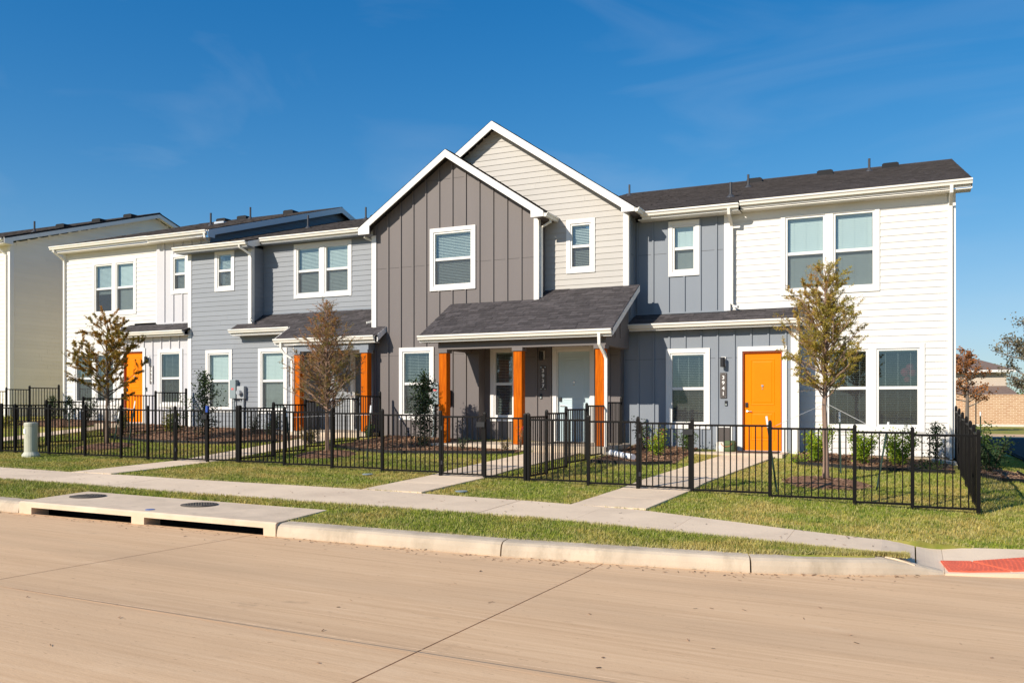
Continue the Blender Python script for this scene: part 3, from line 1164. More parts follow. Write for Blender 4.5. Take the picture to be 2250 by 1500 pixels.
def manhole(x, y, label):
    z = zroad(x, yk(x)) + .20
    m = MB().lathe((x, y, z - .01), [(.275, 0), (.275, .016), (.262, .018), (.26, .010), (.25, .010), (.248, .02), (.05, .02)], 28)
    o = m.build('manhole_cover', 'cast_iron')
    tag(o, label, 'manhole cover', 'covers on the drain inlet')
    k = MB()
    for i in range(9):
        for j in range(9):
            px, py = (i - 4) * .055, (j - 4) * .055
            if math.hypot(px, py) < .22:
                k.box(x + px - .014, x + px + .014, y + py - .014, y + py + .014, z + .0085, z + .0155)
    q = k.build('tread', 'cast_iron', o)
    q['kind'] = 'stuff'
manhole(-12.3, 9.88, 'round iron manhole cover on the drain slab, nearest the left edge of the photo')
manhole(-10.0, 10.02, 'round iron manhole cover on the drain slab, right of the blue disc')
tag(MB().lathe((-10.22, 9.27, zroad(-10.2, 9) + .188), [(.07, 0), (.07, .006), (.06, .009)], 18).build('drain_marker', 'marker_blue'), 'small round blue marker disc on the front of the drain slab', 'marker')

# pavement
sidewalk = empty('sidewalk', (-8, 12, .3))
tag(sidewalk, kind='structure', label='pale concrete pavement between kerb lawn and fence')
ROOTS.add(sidewalk.name)
bed = MB()
swx = [-46 + 2 * i for i in range(23)]
for a, b in zip(swx, swx[1:]):
    a, b = min(a, .28), min(b, .28)
    b = min(b, -.4)
    if b > a:
        bed.add([(a, lin(SW_F, a), g(a, 11) - .012), (b, lin(SW_F, b), g(b, 11) - .012), (b, lin(SW_B, b), g(b, 12.4) - .012), (a, lin(SW_B, a), g(a, 12.4) - .012)], [(0, 1, 2, 3)])
bed.build('joint_bed', 'joint_dark', sidewalk)
ex = [-35.4, -28.0, -20.6, -13.2, -5.8, .06]
for a, b in zip(ex, ex[1:]):
    n = 4
    for k in range(n):
        p, q = a + (b - a) * k / n, a + (b - a) * (k + 1) / n
        slab(sidewalk, p + (.006 if k == 0 else 0), q - (.006 if k == n - 1 else 0), lambda x: lin(SW_F, x), lambda x: lin(SW_B, x), lambda x, y: ramp_z(x, y), 'concrete_pale', nx=8, ny=3, gap=.0022)

# the corner landing and its red tactile ramp
slab(sidewalk, .066, .36, lambda x: lin(SW_F, x) + .02, lambda x: lin(SW_B, x), ramp_z, 'concrete_pale', nx=6, ny=6, gap=.002)
slab(sidewalk, .36, 3.4, lambda x: yk(x) - .02, lambda x: lin(SW_B, x), ramp_z, 'concrete_pale', nx=12, ny=6, gap=.002)
tact = empty('tactile_paving', (1.0, 11.2, .1))
tag(tact, 'red tactile paving with raised domes on the kerb ramp at the street corner', 'paving')
ROOTS.add(tact.name)
def plate(quad):
    V = [Vector(q) for q in quad]
    m = MB().add([(v.x, v.y, ramp_z(v.x, v.y) + .016) for v in V] + [(v.x, v.y, ramp_z(v.x, v.y) - .02) for v in V], [(0, 1, 2, 3), (0, 4, 5, 1), (1, 5, 6, 2), (2, 6, 7, 3), (3, 7, 4, 0)])
    p = m.build('tactile_plate', 'tactile_red', tact)
    k = MB()
    e1, e2 = V[1] - V[0], V[3] - V[0]
    na, nb = max(2, int(e1.length / .06)), max(2, int(e2.length / .06))
    for i in range(na):
        for j in range(nb):
            u, v = (i + .5) / na, (j + .5) / nb
            q = V[0] * (1 - u) * (1 - v) + V[1] * u * (1 - v) + V[2] * u * v + V[3] * (1 - u) * v
            z = ramp_z(q.x, q.y) + .016
            r_ = .014
            k.add([(q.x - r_, q.y - r_, z), (q.x + r_, q.y - r_, z), (q.x + r_, q.y + r_, z), (q.x - r_, q.y + r_, z), (q.x, q.y, z + .009)], [(0, 1, 4), (1, 2, 4), (2, 3, 4), (3, 0, 4)])
    d = k.build('domes', 'tactile_red', p)
    d['kind'] = 'stuff'
plate([(.40, 10.97, 0), (1.03, 11.2, 0), (.64, 11.55, 0), (.33, 11.42, 0)])
plate([(1.06, 11.22, 0), (2.3, 11.85, 0), (1.75, 12.25, 0), (.68, 11.57, 0)])

# front walks
def walk(label, pts, w=1.15):
    """pts: centre line from the pavement to the porch"""
    r_ = empty('walkway', (pts[0][0], pts[0][1], g(*pts[0])))
    tag(r_, kind='structure', label=label)
    ROOTS.add(r_.name)
    for (xa, ya), (xb, yb) in zip(pts, pts[1:]):
        n = max(1, int(round((yb - ya) / 1.3)))
        for k in range(n):
            t0, t1 = k / n, (k + 1) / n
            c = [(xa + (xb - xa) * t, ya + (yb - ya) * t) for t in (t0 + .002, t1 - .002)]
            vs = []
            for cx_, cy_ in c:
                for s in (-1, 1):
                    vs.append((cx_ + s * w / 2, cy_, g(cx_, cy_) + .02))
            vs += [(x, y, z - .1) for x, y, z in vs]
            MB().add(vs, [(0, 1, 3, 2), (0, 4, 5, 1), (1, 5, 7, 3), (3, 7, 6, 2), (2, 6, 4, 0)]).build('slab', 'concrete_pale', r_)
    return r_
walk('concrete front walk to the slate-blue house', [(-15.35, 12.40), (-15.4, 16.6), (-15.6, 20.75)])
walk('concrete front walk to the dark gabled house', [(-8.3, 12.80), (-8.25, 16.3), (-7.9, 19.7)], 1.25)
walk('concrete front walk to the right-hand orange door', [(-4.3, 12.80), (-4.15, 16.3), (-3.5, 20.9)], 1.25)
walk('concrete front walk to the left-hand orange door', [(-25.2, 12.35), (-25.2, 16.5), (-25.1, 20.9)], 1.2)

# ------------------------------------------------------------------ the end house, number 3941 (white with slate entry)
W, B, G_ = 22.67, 22.10, 22.58
h41 = root('townhouse', (-3, 24, .6), 'white lap-sided end townhouse with slate entry and orange door, nearest the corner', 'townhouse', 'row of attached townhouses')
holes_w = [(-4.5, -2.52, 0, 4.46)]
holes_w.append(window(h41, FF(W), -2.978, -.668, 4.755, 6.845, 2, 84, label='wide pair of closed-blind windows on the upper floor'))
holes_w.append(window(h41, FF(W), -1.985, .319, 1.335, 3.465, 2, (5, 4), label='wide pair of windows with open blinds at ground level'))
wall(h41, 'front_wall', FF(W), -4.26, .83, .76, 6.92, 'white_siding', 'lap', holes_w)
wall(h41, 'side_wall', SIDE(.94), W, 42.5, .76, 6.95, 'white_siding', 'lap', top=[(W, 6.95), (32.74, 9.95), (42.5, 6.95)])
corner_board(h41, .81, .94, W, .74, 6.95, 1, .1)
MB().box(-2.6, .93, W + .012, W + .2, .2, .75).box(.74, .93, W + .2, 42.5, .2, .75).build('foundation', 'foundation', h41)
MB().box(-6.8, .94, 42.5, 42.6, .2, 6.95).build('back_wall', 'white_siding', h41)
# upper slate bay
hg = [window(h41, FF(G_), -5.858, -5.03, 5.405, 6.872, 1, 84, label='small upper window with closed blind on slate panels')]
wall(h41, 'upper_bay_wall', FF(G_), -6.85, -4.36, 4.40, 6.94, 'slate_panel', 'batten', hg, batten=(.425, -5.86), seams=(6.03,))
corner_board(h41, -4.385, -4.26, G_, 4.43, 6.94, 1, .07)
# entry box
hb = [window(h41, FF(B), -5.80, -4.655, 1.37, 3.446, 1, 6, label='ground-floor window with open blind left of the orange door')]
hb.append(door(h41, FF(B), -3.81, -2.905, .845, 3.297, 'door_orange', 'door_jamb', 'bright orange two-panel front door'))
wall(h41, 'entry_wall', FF(B), -6.95, -2.55, .70, 4.0, 'slate_panel', 'batten', hb, batten=(.4185, -5.715), seams=(3.18,))
wall(h41, 'entry_side', SIDE(-2.54), B, W, .70, 4.42, 'slate_panel', 'batten', batten=(.4, 40))
corner_board(h41, -2.665, -2.54, B, .72, 3.98, 1, .1)
MB().box(-6.95, -2.56, B + .012, B + .2, .3, .70).build('foundation', 'foundation', h41)
plaque(h41, FF(B), '3941', -4.313, 2.16, 2.805)
lamp(h41, FF(B), -4.31, 3.07)
bell(h41, FF(B), -4.245, 2.03)
MB().box(-4.49, -4.46, -.03, -.002, .90, 1.47).box(-4.12, -4.09, -.03, -.002, .90, 1.47).box(-4.46, -4.12, -.03, -.002, 1.41, 1.47).box(-4.46, -4.12, -.03, -.002, .90, .95).build('access_hatch', 'white_trim', h41, (0, B, 0))
MB().box(-4.46, -4.12, -.014, -.003, .95, 1.41).build('hatch_panel', 'plaque', h41, (0, B, 0))
MB().box(-4.9, -2.72, 20.95, B - .001, .25, .82).build('porch_step', 'porch_concrete', h41, bevel=.012)
# pent roof over the entry
pr41 = deck(h41, 'pent_roof', [(-6.76, 21.78, 4.09), (-2.36, 21.78, 4.09), (-2.36, W - .002, 4.09 + .42 * .888), (-6.76, W - .002, 4.09 + .42 * .888)], .05)
shingles(pr41, (-6.76, 21.76, 4.08), (1, 0, 0), (0, 1, .42), 4.40, .87, True, inside=lambda s, t: s > 2.38 or t < .74)
gutter(h41, -6.74, -2.36, 21.70, 4.095)
MB().box(-6.74, -2.38, 21.845, B + .01, 3.925, 3.945).build('soffit', 'slate_paint', h41)
MB().prism([(21.82, 4.07), (W, 4.07 + .42 * .85), (W, 3.93), (21.82, 3.93)], -2.40, -2.365, 'x').build('rake_board', 'white_trim', h41)
MB().box(-6.84, -4.25, G_ - .03, G_ - .002, 4.40, 4.455).build('flashing', 'slate_paint', h41)
MB().box(-4.24, -2.40, W - .03, W - .002, 4.43, 4.475).build('flashing', 'white_trim', h41)
# main roof
rf41 = front_roof(h41, -10.2, 1.30, 22.24, 7.165, 32.74, .300, back=10.3)
gutter(h41, -3.93, 1.30, 22.15, 7.165)
gutter(h41, -6.50, -3.945, 22.07, 7.105)
MB().box(-6.6, -3.94, 22.215, G_ + .01, 6.915, 6.935).build('soffit', 'cream_gutter', h41)
MB().box(-3.93, 1.28, 22.295, W + .01, 6.955, 6.975).build('soffit', 'cream_gutter', h41)
MB().box(-4.25, .80, W - .024, W - .001, 6.75, 6.955).build('frieze', 'white_trim', h41)
MB().prism([(22.27, 7.15), (32.74, 10.30), (32.74, 10.11), (22.27, 6.96)], 1.272, 1.297, 'x').build('rake_board', 'white_trim', h41)
MB().prism([(42.9, 7.11), (32.74, 10.30), (32.74, 10.11), (42.9, 6.92)], 1.272, 1.297, 'x').build('rake_board', 'white_trim', h41)
MB().prism([(22.27, 7.06), (32.74, 10.205), (32.74, 10.19), (22.27, 7.045)], .94, 1.27, 'x').build('soffit', 'cream_gutter', h41)
for x, y in ((-4.51, 24.12), (-4.74, 28.34), (-1.22, 30.6), (-9.6, 31.2)):
    vent_pipe(rf41, x, y, 7.165 + .3 * (y - 22.24))
for x, y in ((-4.98, 31.2), (-2.66, 31.5), (-.60, 31.7)):
    roof_vent(rf41, x, y, 7.165 + .3 * (y - 22.24))
downspout(h41, [(-4.19, 22.13, 7.0), (-4.19, 22.16, 6.86), (-4.19, 22.55, 6.62), (-4.19, 22.55, 4.62), (-4.13, 22.5, 4.53), (-4.0, 22.40, 4.50)])
downspout(h41, [(.87, 22.21, 7.05), (.87, 22.22, 6.9), (.87, 22.60, 6.66), (.87, 22.60, .80), (.87, 22.5, .70)])
downspout(h41, [(-2.46, 21.76, 3.99), (-2.47, 21.78, 3.9), (-2.50, 22.02, 3.72), (-2.50, 22.02, .78), (-2.50, 21.93, .7)])

# ------------------------------------------------------------------ number 3937 (dark gable, beige gable behind, cedar porch)
D, BE, RC = 21.40, 21.92, 21.78
h37 = root('townhouse', (-10.5, 23, .7), 'taupe board-and-batten gabled townhouse with cedar porch posts and pale blue door', 'townhouse', 'row of attached townhouses')
AX, AZ, SL8 = -11.84, 9.15, .672
topD = [(-14.49, AZ - SL8 * 2.65 - .12), (AX, AZ - .12), (-9.157, AZ - SL8 * 2.683 - .12)]
hd = [(-10.96, -9.0, 0, 3.80)]
hd.append(window(h37, FF(D), -12.526, -11.053, 5.245, 7.032, 1, 40, label='square upper window with half-open blind under the dark gable'))
hd.append(window(h37, FF(D), -13.565, -12.398, 1.55, 3.65, 1, 12, label='ground-floor window left of the cedar porch'))
wall(h37, 'gable_wall', FF(D), -14.49, -9.157, .90, 7.2, 'taupe_panel', 'batten', hd, topD, (.43, -9.65), (6.0, 3.42, 8.42))
wall(h37, 'gable_side', SIDE(-9.157), D, BE, 3.8, 7.15, 'taupe_panel', 'batten', batten=(.4, 60))
corner_board(h37, -14.49, -14.36, D, 4.25, 7.0, -1, .1)
corner_board(h37, -9.268, -9.155, D, 4.78, 7.04, 1, .1)
MB().box(-14.5, -10.96, D + .01, D + .2, .2, .90).build('foundation', 'foundation', h37)
# recessed porch wall
hr = [window(h37, FF(RC), -10.775, -9.94, 1.525, 3.62, 1, 30, label='narrow window behind the middle cedar post')]
hr.append(door(h37, FF(RC), -8.733, -7.812, 1.0, 3.43, 'door_blue', 'white_trim', 'pale blue two-panel front door half in porch shade'))
wall(h37, 'porch_wall', FF(RC), -10.96, -6.95, .97, 3.95, 'taupe_panel', 'batten', hr, batten=(.42, -9.35), seams=(3.3,))
wall(h37, 'recess_side', SIDE(-10.96), D, RC, .97, 3.95, 'taupe_panel', 'plain')
wall(h37, 'porch_wall_end', SIDE(-6.95), RC, B + .6, .8, 5.1, 'taupe_panel', 'plain')
plaque(h37, FF(RC), '3937', -9.154, 2.388, 3.047)
lamp(h37, FF(RC), -9.17, 3.33)
bell(h37, FF(RC), -9.225, 2.22)
# beige gable
BX_, BZ = -10.656, 9.946
topB = [(-14.6, BZ - .678 * 3.944 - .12), (BX_, BZ - .12), (-6.794, BZ - .678 * 3.862 - .12)]
hbe = [window(h37, FF(BE), -8.527, -7.70, 5.565, 7.027, 1, 45, label='small upper window on beige lap siding')]
wall(h37, 'beige_gable_wall', FF(BE), -12.9, -6.90, 5.09, 7.1, 'beige_siding', 'lap', hbe, topB)
corner_board(h37, -6.905, -6.79, BE, 5.11, 7.15, 1, .1)
wall(h37, 'beige_side', SIDE(-6.79), BE, 24.5, 3.9, 7.15, 'slate_panel', 'batten', batten=(.42, 22.5), seams=(6.03,))
MB().box(-9.15, -6.79, BE - .03, BE - .001, 5.06, 5.12).build('flashing', 'beige_siding', h37)
# roofs
gable_roof(h37, AX, AZ, -14.80, -8.86, 21.05, 30.2, SL8)
rake(h37, AX, AZ, -8.858, 21.04, 21.075, SL8, .21, (-9.22, 7.005))
rake(h37, AX, AZ, -14.775, 21.04, 21.075, SL8, .21, (-14.39, 6.995))
MB().add([(-8.87, 21.07, 7.02), (-9.157, 21.07, 7.02), (-9.157, BE, 7.02), (-8.87, BE, 7.02)], [(0, 1, 2, 3)]).build('soffit', 'taupe_paint', h37)
MB().add([(-14.76, 21.07, 7.01), (-14.49, 21.07, 7.01), (-14.49, 22.6, 7.01), (-14.76, 22.6, 7.01)], [(3, 2, 1, 0)]).build('soffit', 'taupe_paint', h37)
gutter_y(h37, -8.735, 21.06, 22.0, 7.115)
gable_roof(h37, BX_, BZ, -14.7, -6.52, 21.60, 31.4, .678)
rake(h37, BX_, BZ, -6.508, 21.585, 21.62, .678, .22, (-6.865, 7.034))
rake(h37, BX_, BZ, -14.7, 21.585, 21.62, .678, .22)
MB().add([(-6.52, 21.62, 7.04), (-6.79, 21.62, 7.04), (-6.79, 23.5, 7.04), (-6.52, 23.5, 7.04)], [(0, 1, 2, 3)]).build('soffit', 'taupe_paint', h37)
gutter_y(h37, -6.385, 21.60, 22.45, 7.135)
downspout(h37, [(-8.80, 21.45, 7.0), (-8.81, 21.46, 6.93), (-9.10, 21.50, 6.80), (-9.10, 21.50, 4.92), (-9.07, 21.44, 4.82), (-8.96, 21.36, 4.80)])
downspout(h37, [(-14.72, 21.3, 6.98), (-14.70, 21.36, 6.94), (-14.545, 21.5, 6.86), (-14.545, 21.5, 4.55), (-14.56, 21.4, 4.45), (-14.66, 21.3, 4.42)])
# porch roof with tabs
pz = lambda y: 3.815 + .58 * (y - 19.62)
pr37 = deck(h37, 'porch_roof', [(-11.83, 19.62, pz(19.62)), (-6.46, 19.62, pz(19.62)), (-6.46, BE, pz(BE)), (-9.15, BE, pz(BE)), (-9.15, D, pz(D)), (-11.83, D, pz(D))], .07)
shingles(pr37, (-11.83, 19.595, pz(19.595)), (1, 0, 0), (0, 1, .58), 5.37, 2.69, True, inside=lambda s, t: (t < 2.06 if s < 2.68 else t < 2.66))
gutter(h37, -11.84, -6.47, 19.52, 3.815)
for x0, x1 in ((-11.83, -11.80), (-6.488, -6.455)):
    MB().prism([(19.655, pz(19.655) - .01), (BE - .01, pz(BE) - .01), (BE - .01, pz(BE) - .17), (19.655, pz(19.655) - .17)], x0, x1, 'x').build('rake_board', 'white_trim', h37)
MB().box(-11.78, -6.50, 19.66, 19.87, 3.63, 3.645).build('soffit', 'soffit_taupe', h37)
MB().box(-11.2, -6.9, 20.06, RC - .002, 3.66, 3.675).build('porch_ceiling', 'soffit_taupe', h37)
MB().box(-11.39, -6.71, 19.87, 20.05, 3.45, 3.68).build('beam', 'taupe_paint', h37)
MB().box(-6.90, -6.715, 20.052, RC - .002, 3.45, 3.679).build('beam', 'taupe_paint', h37)
MB().box(-11.385, -11.2, 20.052, D - .002, 3.45, 3.679).build('beam', 'taupe_paint', h37)
for xx, s in ((-6.722, 1), (-11.372, -1)):
    yw = RC if s > 0 else D
    MB().prism([(19.9, 3.68), (yw, 3.68), (yw, pz(yw) - .08), (19.9, pz(19.9) - .08)], xx - .03, xx, 'x').build('gable_infill', 'taupe_panel', h37)
    for yy in (20.2, 20.62, 21.04):
        part_box('batten', 'taupe_panel', h37, xx if s > 0 else xx - .05, xx + .02 if s > 0 else xx - .03, yy - .02, yy + .02, 3.68, pz(yy) - .08)
for xp in (-11.243, -9.06, -6.86):
    p = MB().box(xp - .115, xp + .115, 19.85, 20.07, .985, 3.36).build('cedar_post', 'cedar', h37, bevel=.006)
    MB().box(xp - .145, xp + .145, 19.82, 20.10, 3.36, 3.452).build('post_cap', 'taupe_paint', p)
MB().box(-11.5, -6.65, 19.66, RC - .002, .3, .975).build('porch_slab', 'porch_concrete', h37, bevel=.015)
downspout(h37, [(-6.78, 19.57, 3.71), (-6.78, 19.58, 3.45), (-6.70, 19.75, 3.22), (-6.68, 19.80, 3.1), (-6.68, 19.80, .95), (-6.62, 19.72, .82), (-6.5, 19.6, .80)])
# electric boxes
e37 = MB().box(-12.43, -12.19, -.13, -.002, 2.0, 2.615).build('electric_box', 'meter_green_grey', h37, (0, D, 0), bevel=.01)
MB().box(-12.35, -12.25, -.134, -.131, 2.38, 2.43).build('warning_label', 'label_red', e37)
MB().tube([(-12.37, -.06, 2.0), (-12.37, -.06, 1.35), (-12.39, -.08, 1.15), (-12.42, -.14, .9)], .028, 8).build('conduit', 'meter_green_grey', e37)
MB().box(-11.96, -11.80, -.12, -.002, 1.98, 2.40).build('electric_box', 'fixture_black', h37, (0, D, 0), bevel=.01)

# ------------------------------------------------------------------ number 3933 (slate lap siding)
SL, SS, RE = 22.04, 22.62, 23.1
h33 = root('townhouse', (-18, 23.5, .9), 'slate-blue lap-sided townhouse with electric meter and porch behind a bare sapling', 'townhouse', 'row of attached townhouses')
hs = [(-19.70, -17.85, 4.45, 8)]
hs.append(window(h33, FF(SL), -21.276, -20.42, 5.79, 7.18, 1, 45, label='small upper window left on slate siding'))
hs.append(window(h33, FF(SL), -21.685, -20.517, 1.74, 3.835, 1, 76, label='left ground-floor window beside the meter'))
hs.append(window(h33, FF(SL), -19.40, -18.218, 1.70, 3.83, 1, 80, label='right ground-floor window between meter and porch'))
wall(h33, 'front_wall', FF(SL), -22.33, -17.95, 1.12, 7.2, 'slate_siding', 'lap', hs)
corner_board(h33, -22.445, -22.325, SL, 1.1, 7.2, -1, .1)
corner_board(h33, -19.82, -19.70, SL, 4.66, 7.2, 1, .1)
corner_board(h33, -17.97, -17.86, SL, 1.1, 4.05, 1, .1)
wall(h33, 'bay_side', SIDE(-19.70), SL, SS, 4.6, 7.2, 'slate_siding', 'lap')
hss = [window(h33, FF(SS), -18.407, -16.116, 5.468, 7.252, 2, (50, (60)), label='wide pair of upper windows above the porch roof')]
wall(h33, 'setback_wall', FF(SS), -19.70, -14.49, 4.95, 7.3, 'slate_siding', 'lap', hss)
MB().box(-19.7, -14.5, SS - .03, SS - .001, 4.98, 5.04).build('flashing', 'slate_paint', h33)
MB().box(-22.33, -17.87, SL + .01, SL + .2, .5, 1.12).build('foundation', 'foundation', h33)
wall(h33, 'recess_side', SIDE(-17.86), SL, RE, 1.1, 4.4, 'slate_siding', 'lap')
hrc = [door(h33, FF(RE), -16.35, -15.43, 1.2, 3.64, 'door_slate', 'white_trim', 'dark front door in porch shade')]
wall(h33, 'porch_wall', FF(RE), -17.86, -14.4, 1.15, 4.6, 'slate_siding', 'lap', hrc)
wall(h33, 'porch_end', (-14.45, 0, R(-90)), -RE - .1, -D, 1.0, 7.0, 'taupe_panel', 'plain')
plaque(h33, FF(SL), '3933', -18.06, 2.585, 3.231)
# porch roof: shallow bay over the window, deeper over the porch
qz = lambda y: 5.0 - .58 * (22.62 - y)
pr33 = deck(h33, 'porch_roof', [(-17.77, 20.9, qz(20.9)), (-14.02, 20.9, qz(20.9)), (-14.02, D - .002, qz(D)), (-14.5, D - .002, qz(D)), (-14.5, SS, qz(SS)), (-17.77, SS, qz(SS))], .07)
shingles(pr33, (-17.77, 20.875, qz(20.875)), (1, 0, 0), (0, 1, .58), 3.75, 2.0, True, inside=lambda s, t: s < 3.26 or t < .58)
pr33b = deck(h33, 'window_roof', [(-20.28, 21.67, qz(21.67)), (-17.775, 21.67, qz(21.67)), (-17.775, SS, qz(SS)), (-19.7, SS, qz(SS)), (-19.7, SL, qz(SL)), (-20.28, SL, qz(SL))], .07)
shingles(pr33b, (-20.28, 21.645, qz(21.645)), (1, 0, 0), (0, 1, .58), 2.505, 1.12, True, inside=lambda s, t: s > .58 or t < .44)
gutter(h33, -17.78, -14.10, 20.80, qz(20.9) + .0)
gutter(h33, -20.28, -17.80, 21.56, qz(21.67) + .0)
MB().box(-20.2, -17.8, 21.69, SL, qz(21.67) - .2, qz(21.67) - .185).build('soffit', 'white_trim', h33)
MB().box(-17.7, -14.1, 20.93, 21.15, qz(20.9) - .2, qz(20.9) - .185).build('soffit', 'white_trim', h33)
for x0, x1 in ((-17.80, -17.772), (-14.045, -14.015)):
    yb = 21.66 if x0 < -17 else D
    MB().prism([(20.93, qz(20.93) + .01), (yb, qz(yb) + .01), (yb, qz(yb) - .15), (20.93, qz(20.93) - .19)], x0, x1, 'x').build('rake_board', 'white_trim', h33)
MB().box(-17.13, -14.4, 21.02, 21.2, 3.61, 3.80).build('beam', 'slate_paint', h33)
MB().box(-14.60, -14.42, 21.202, 21.39, 3.61, 3.80).build('beam', 'slate_paint', h33)
MB().box(-17.13, -16.95, 21.202, RE, 3.61, 3.80).build('beam', 'slate_paint', h33)
MB().box(-17.8, -14.5, 21.2, RE, 3.80, 3.815).build('porch_ceiling', 'slate_paint', h33)
for xp in (-17.0, -14.535):
    p = MB().box(xp - .11, xp + .11, 21.0, 21.22, 1.2, 3.515).build('cedar_post', 'cedar', h33, bevel=.006)
    MB().box(xp - .14, xp + .14, 20.97, 21.25, 3.515, 3.611).build('post_cap', 'slate_paint', p)
MB().box(-17.84, -14.3, 20.75, RE, .5, 1.17).build('porch_slab', 'porch_concrete', h33, bevel=.015)
# main roof with a bump-out eave
rf33 = front_roof(h33, -22.0, -12.0, 22.23, 7.485, 30.3, .292, back=8)
rf33b = deck(h33, 'bay_roof', [(-22.75, 21.65, 7.315), (-19.55, 21.65, 7.315), (-19.55, 22.3, 7.315 + .292 * .65), (-22.75, 22.3, 7.315 + .292 * .65)], .06)
shingles(rf33b, (-22.75, 21.63, 7.31), (1, 0, 0), (0, 1, .292), 3.2, .70, False)
gutter(h33, -22.76, -19.56, 21.55, 7.315)
gutter(h33, -19.47, -14.80, 22.12, 7.485)
MB().prism([(21.68, 7.30), (22.3, 7.48), (22.3, 7.28), (21.95, 7.16), (21.68, 7.16)], -19.555, -19.53, 'x').build('rake_board', 'white_trim', h33)
MB().box(-22.7, -19.56, 21.69, SL + .01, 7.12, 7.14).build('soffit', 'slate_paint', h33)
MB().box(-19.69, -14.8, 22.26, SS + .01, 7.285, 7.305).build('soffit', 'slate_paint', h33)
for x, y in ((-21.07, 26.7), (-20.4, 29.6)):
    vent_pipe(rf33, x, y, 7.485 + .292 * (y - 22.23), .5)
roof_vent(rf33, -20.0, 29.9, 9.70)
roof_vent(rf33, -19.1, 29.5, 9.60, 'galvanised')
roof_vent(rf33, -18.7, 30.1, 9.78, 'galvanised')
downspout(h33, [(-19.85, 21.62, 7.2), (-19.84, 21.64, 7.12), (-19.66, 21.93, 6.92), (-19.65, 21.95, 6.8), (-19.65, 21.95, 4.85), (-19.6, 21.88, 4.75), (-19.48, 21.8, 4.72)])
downspout(h33, [(-17.5, 20.86, 3.88), (-17.5, 20.87, 3.7), (-17.4, 20.9, 3.55), (-17.16, 20.95, 3.40), (-17.14, 20.95, 3.3), (-17.14, 20.95, 1.1)])
# meter
mt = MB().box(-20.50, -20.245, -.16, -.002, 2.195, 2.81).build('electric_box', 'meter_green_grey', h33, (0, SL, 0), bevel=.01)
MB().box(-20.42, -20.33, -.165, -.161, 2.48, 2.54).build('warning_label', 'label_red', mt)
mb = MB().box(-20.20, -19.90, -.15, -.002, 2.19, 2.60).build('electric_meter', 'meter_grey', h33, (0, SL, 0), bevel=.012)
mb['label'] = 'grey electric meter with round glass dial'
MB().tube([(-20.05, -.14, 2.39), (-20.05, -.27, 2.39)], [.085, .078], 18).build('dial', 'galvanised', mb)
MB().tube([(-19.99, -.07, 2.19), (-19.99, -.07, 1.0)], .035, 10).build('conduit', 'galvanised', mb)
MB().tube([(-20.37, -.08, 2.195), (-20.37, -.08, 1.0)], .022, 8).build('conduit', 'meter_green_grey', mt)

# ------------------------------------------------------------------ number 3929 (white with light grey entry)
h29 = root('townhouse', (-26, 24, 1.2), 'white townhouse with light grey entry and orange door, far end of the row', 'townhouse', 'row of attached townhouses')
hw = [(-25.75, -24.0, 0, 4.95), (-24.58, -24.0, 0, 9)]
hw.append(window(h29, FF(W), -27.925, -25.665, 5.30, 7.34, 2, (55, 72), (.62, 1.0), label='wide pair of upper windows, one blind half lowered'))
hw.append(window(h29, FF(W), -28.97, -26.70, 1.96, 4.0, 2, 15, label='wide pair of ground-floor windows behind the rusty sapling'))
wall(h29, 'front_wall', FF(W), -29.40, -24.58, 1.36, 7.74, 'white_siding', 'lap', hw)
corner_board(h29, -29.5, -29.38, W, 1.34, 7.74, -1, .1)
corner_board(h29, -24.66, -24.54, W, 4.9, 7.74, None)
MB().box(-29.48, -22.4, W + .3, W + .5, .6, 1.36).box(-29.49, -25.7, W + .01, W + .2, .6, 1.36).build('foundation', 'foundation', h29)
MB().box(-29.5, -29.46, W + .1, 37, .6, 7.7).build('left_side_wall', 'cream_siding', h29)  # unseen wall, paler than the front so it bounces more light onto the neighbour
hg2 = [window(h29, FF(G_), -23.845, -23.035, 5.91, 7.32, 1, 50, label='small upper window on light grey panels')]
wall(h29, 'upper_bay_wall', FF(G_), -24.56, -22.04, 4.6, 7.80, 'light_grey_panel', 'batten', hg2, batten=(.43, -24.17), seams=())
wall(h29, 'upper_bay_end', (-24.56, 0, R(-90)), -W, -G_, 4.6, 7.75, 'light_grey_panel', 'plain')
hb2 = [window(h29, FF(B), -23.96, -22.80, 1.90, 3.92, 1, 10, label='ground-floor window right of the orange door')]
hb2.append(door(h29, FF(B), -25.60, -24.72, 1.37, 3.84, 'door_orange', 'door_jamb', 'orange front door behind the sapling'))
wall(h29, 'entry_wall', FF(B), -25.8, -22.33, 1.28, 4.42, 'light_grey_panel', 'batten', hb2, batten=(.42, -22.55), seams=(3.72,))
wall(h29, 'entry_end', (-25.8, 0, R(-90)), -W, -B, 1.28, 4.8, 'light_grey_panel', 'plain')
plaque(h29, FF(B), '3929', -24.267, 2.722, 3.367)
lamp(h29, FF(B), -24.42, 3.56)
bell(h29, FF(B), -24.53, 2.53)
MB().box(-25.8, -24.4, 20.95, B - .001, .5, 1.34).build('porch_step', 'porch_concrete', h29, bevel=.012)
MB().box(-25.8, -22.33, B + .01, B + .2, .6, 1.28).build('foundation', 'foundation', h29)
pr29 = deck(h29, 'pent_roof', [(-25.95, 21.78, 4.53), (-22.36, 21.78, 4.53), (-22.36, W - .002, 4.53 + .42 * .888), (-25.95, W - .002, 4.53 + .42 * .888)], .05)
shingles(pr29, (-25.95, 21.76, 4.52), (1, 0, 0), (0, 1, .42), 3.59, .87, True, inside=lambda s, t: s < 1.4 or t < .76)
gutter(h29, -25.95, -22.45, 21.70, 4.54)
MB().box(-25.9, -22.46, 21.845, B + .01, 4.37, 4.39).build('soffit', 'cream_gutter', h29)
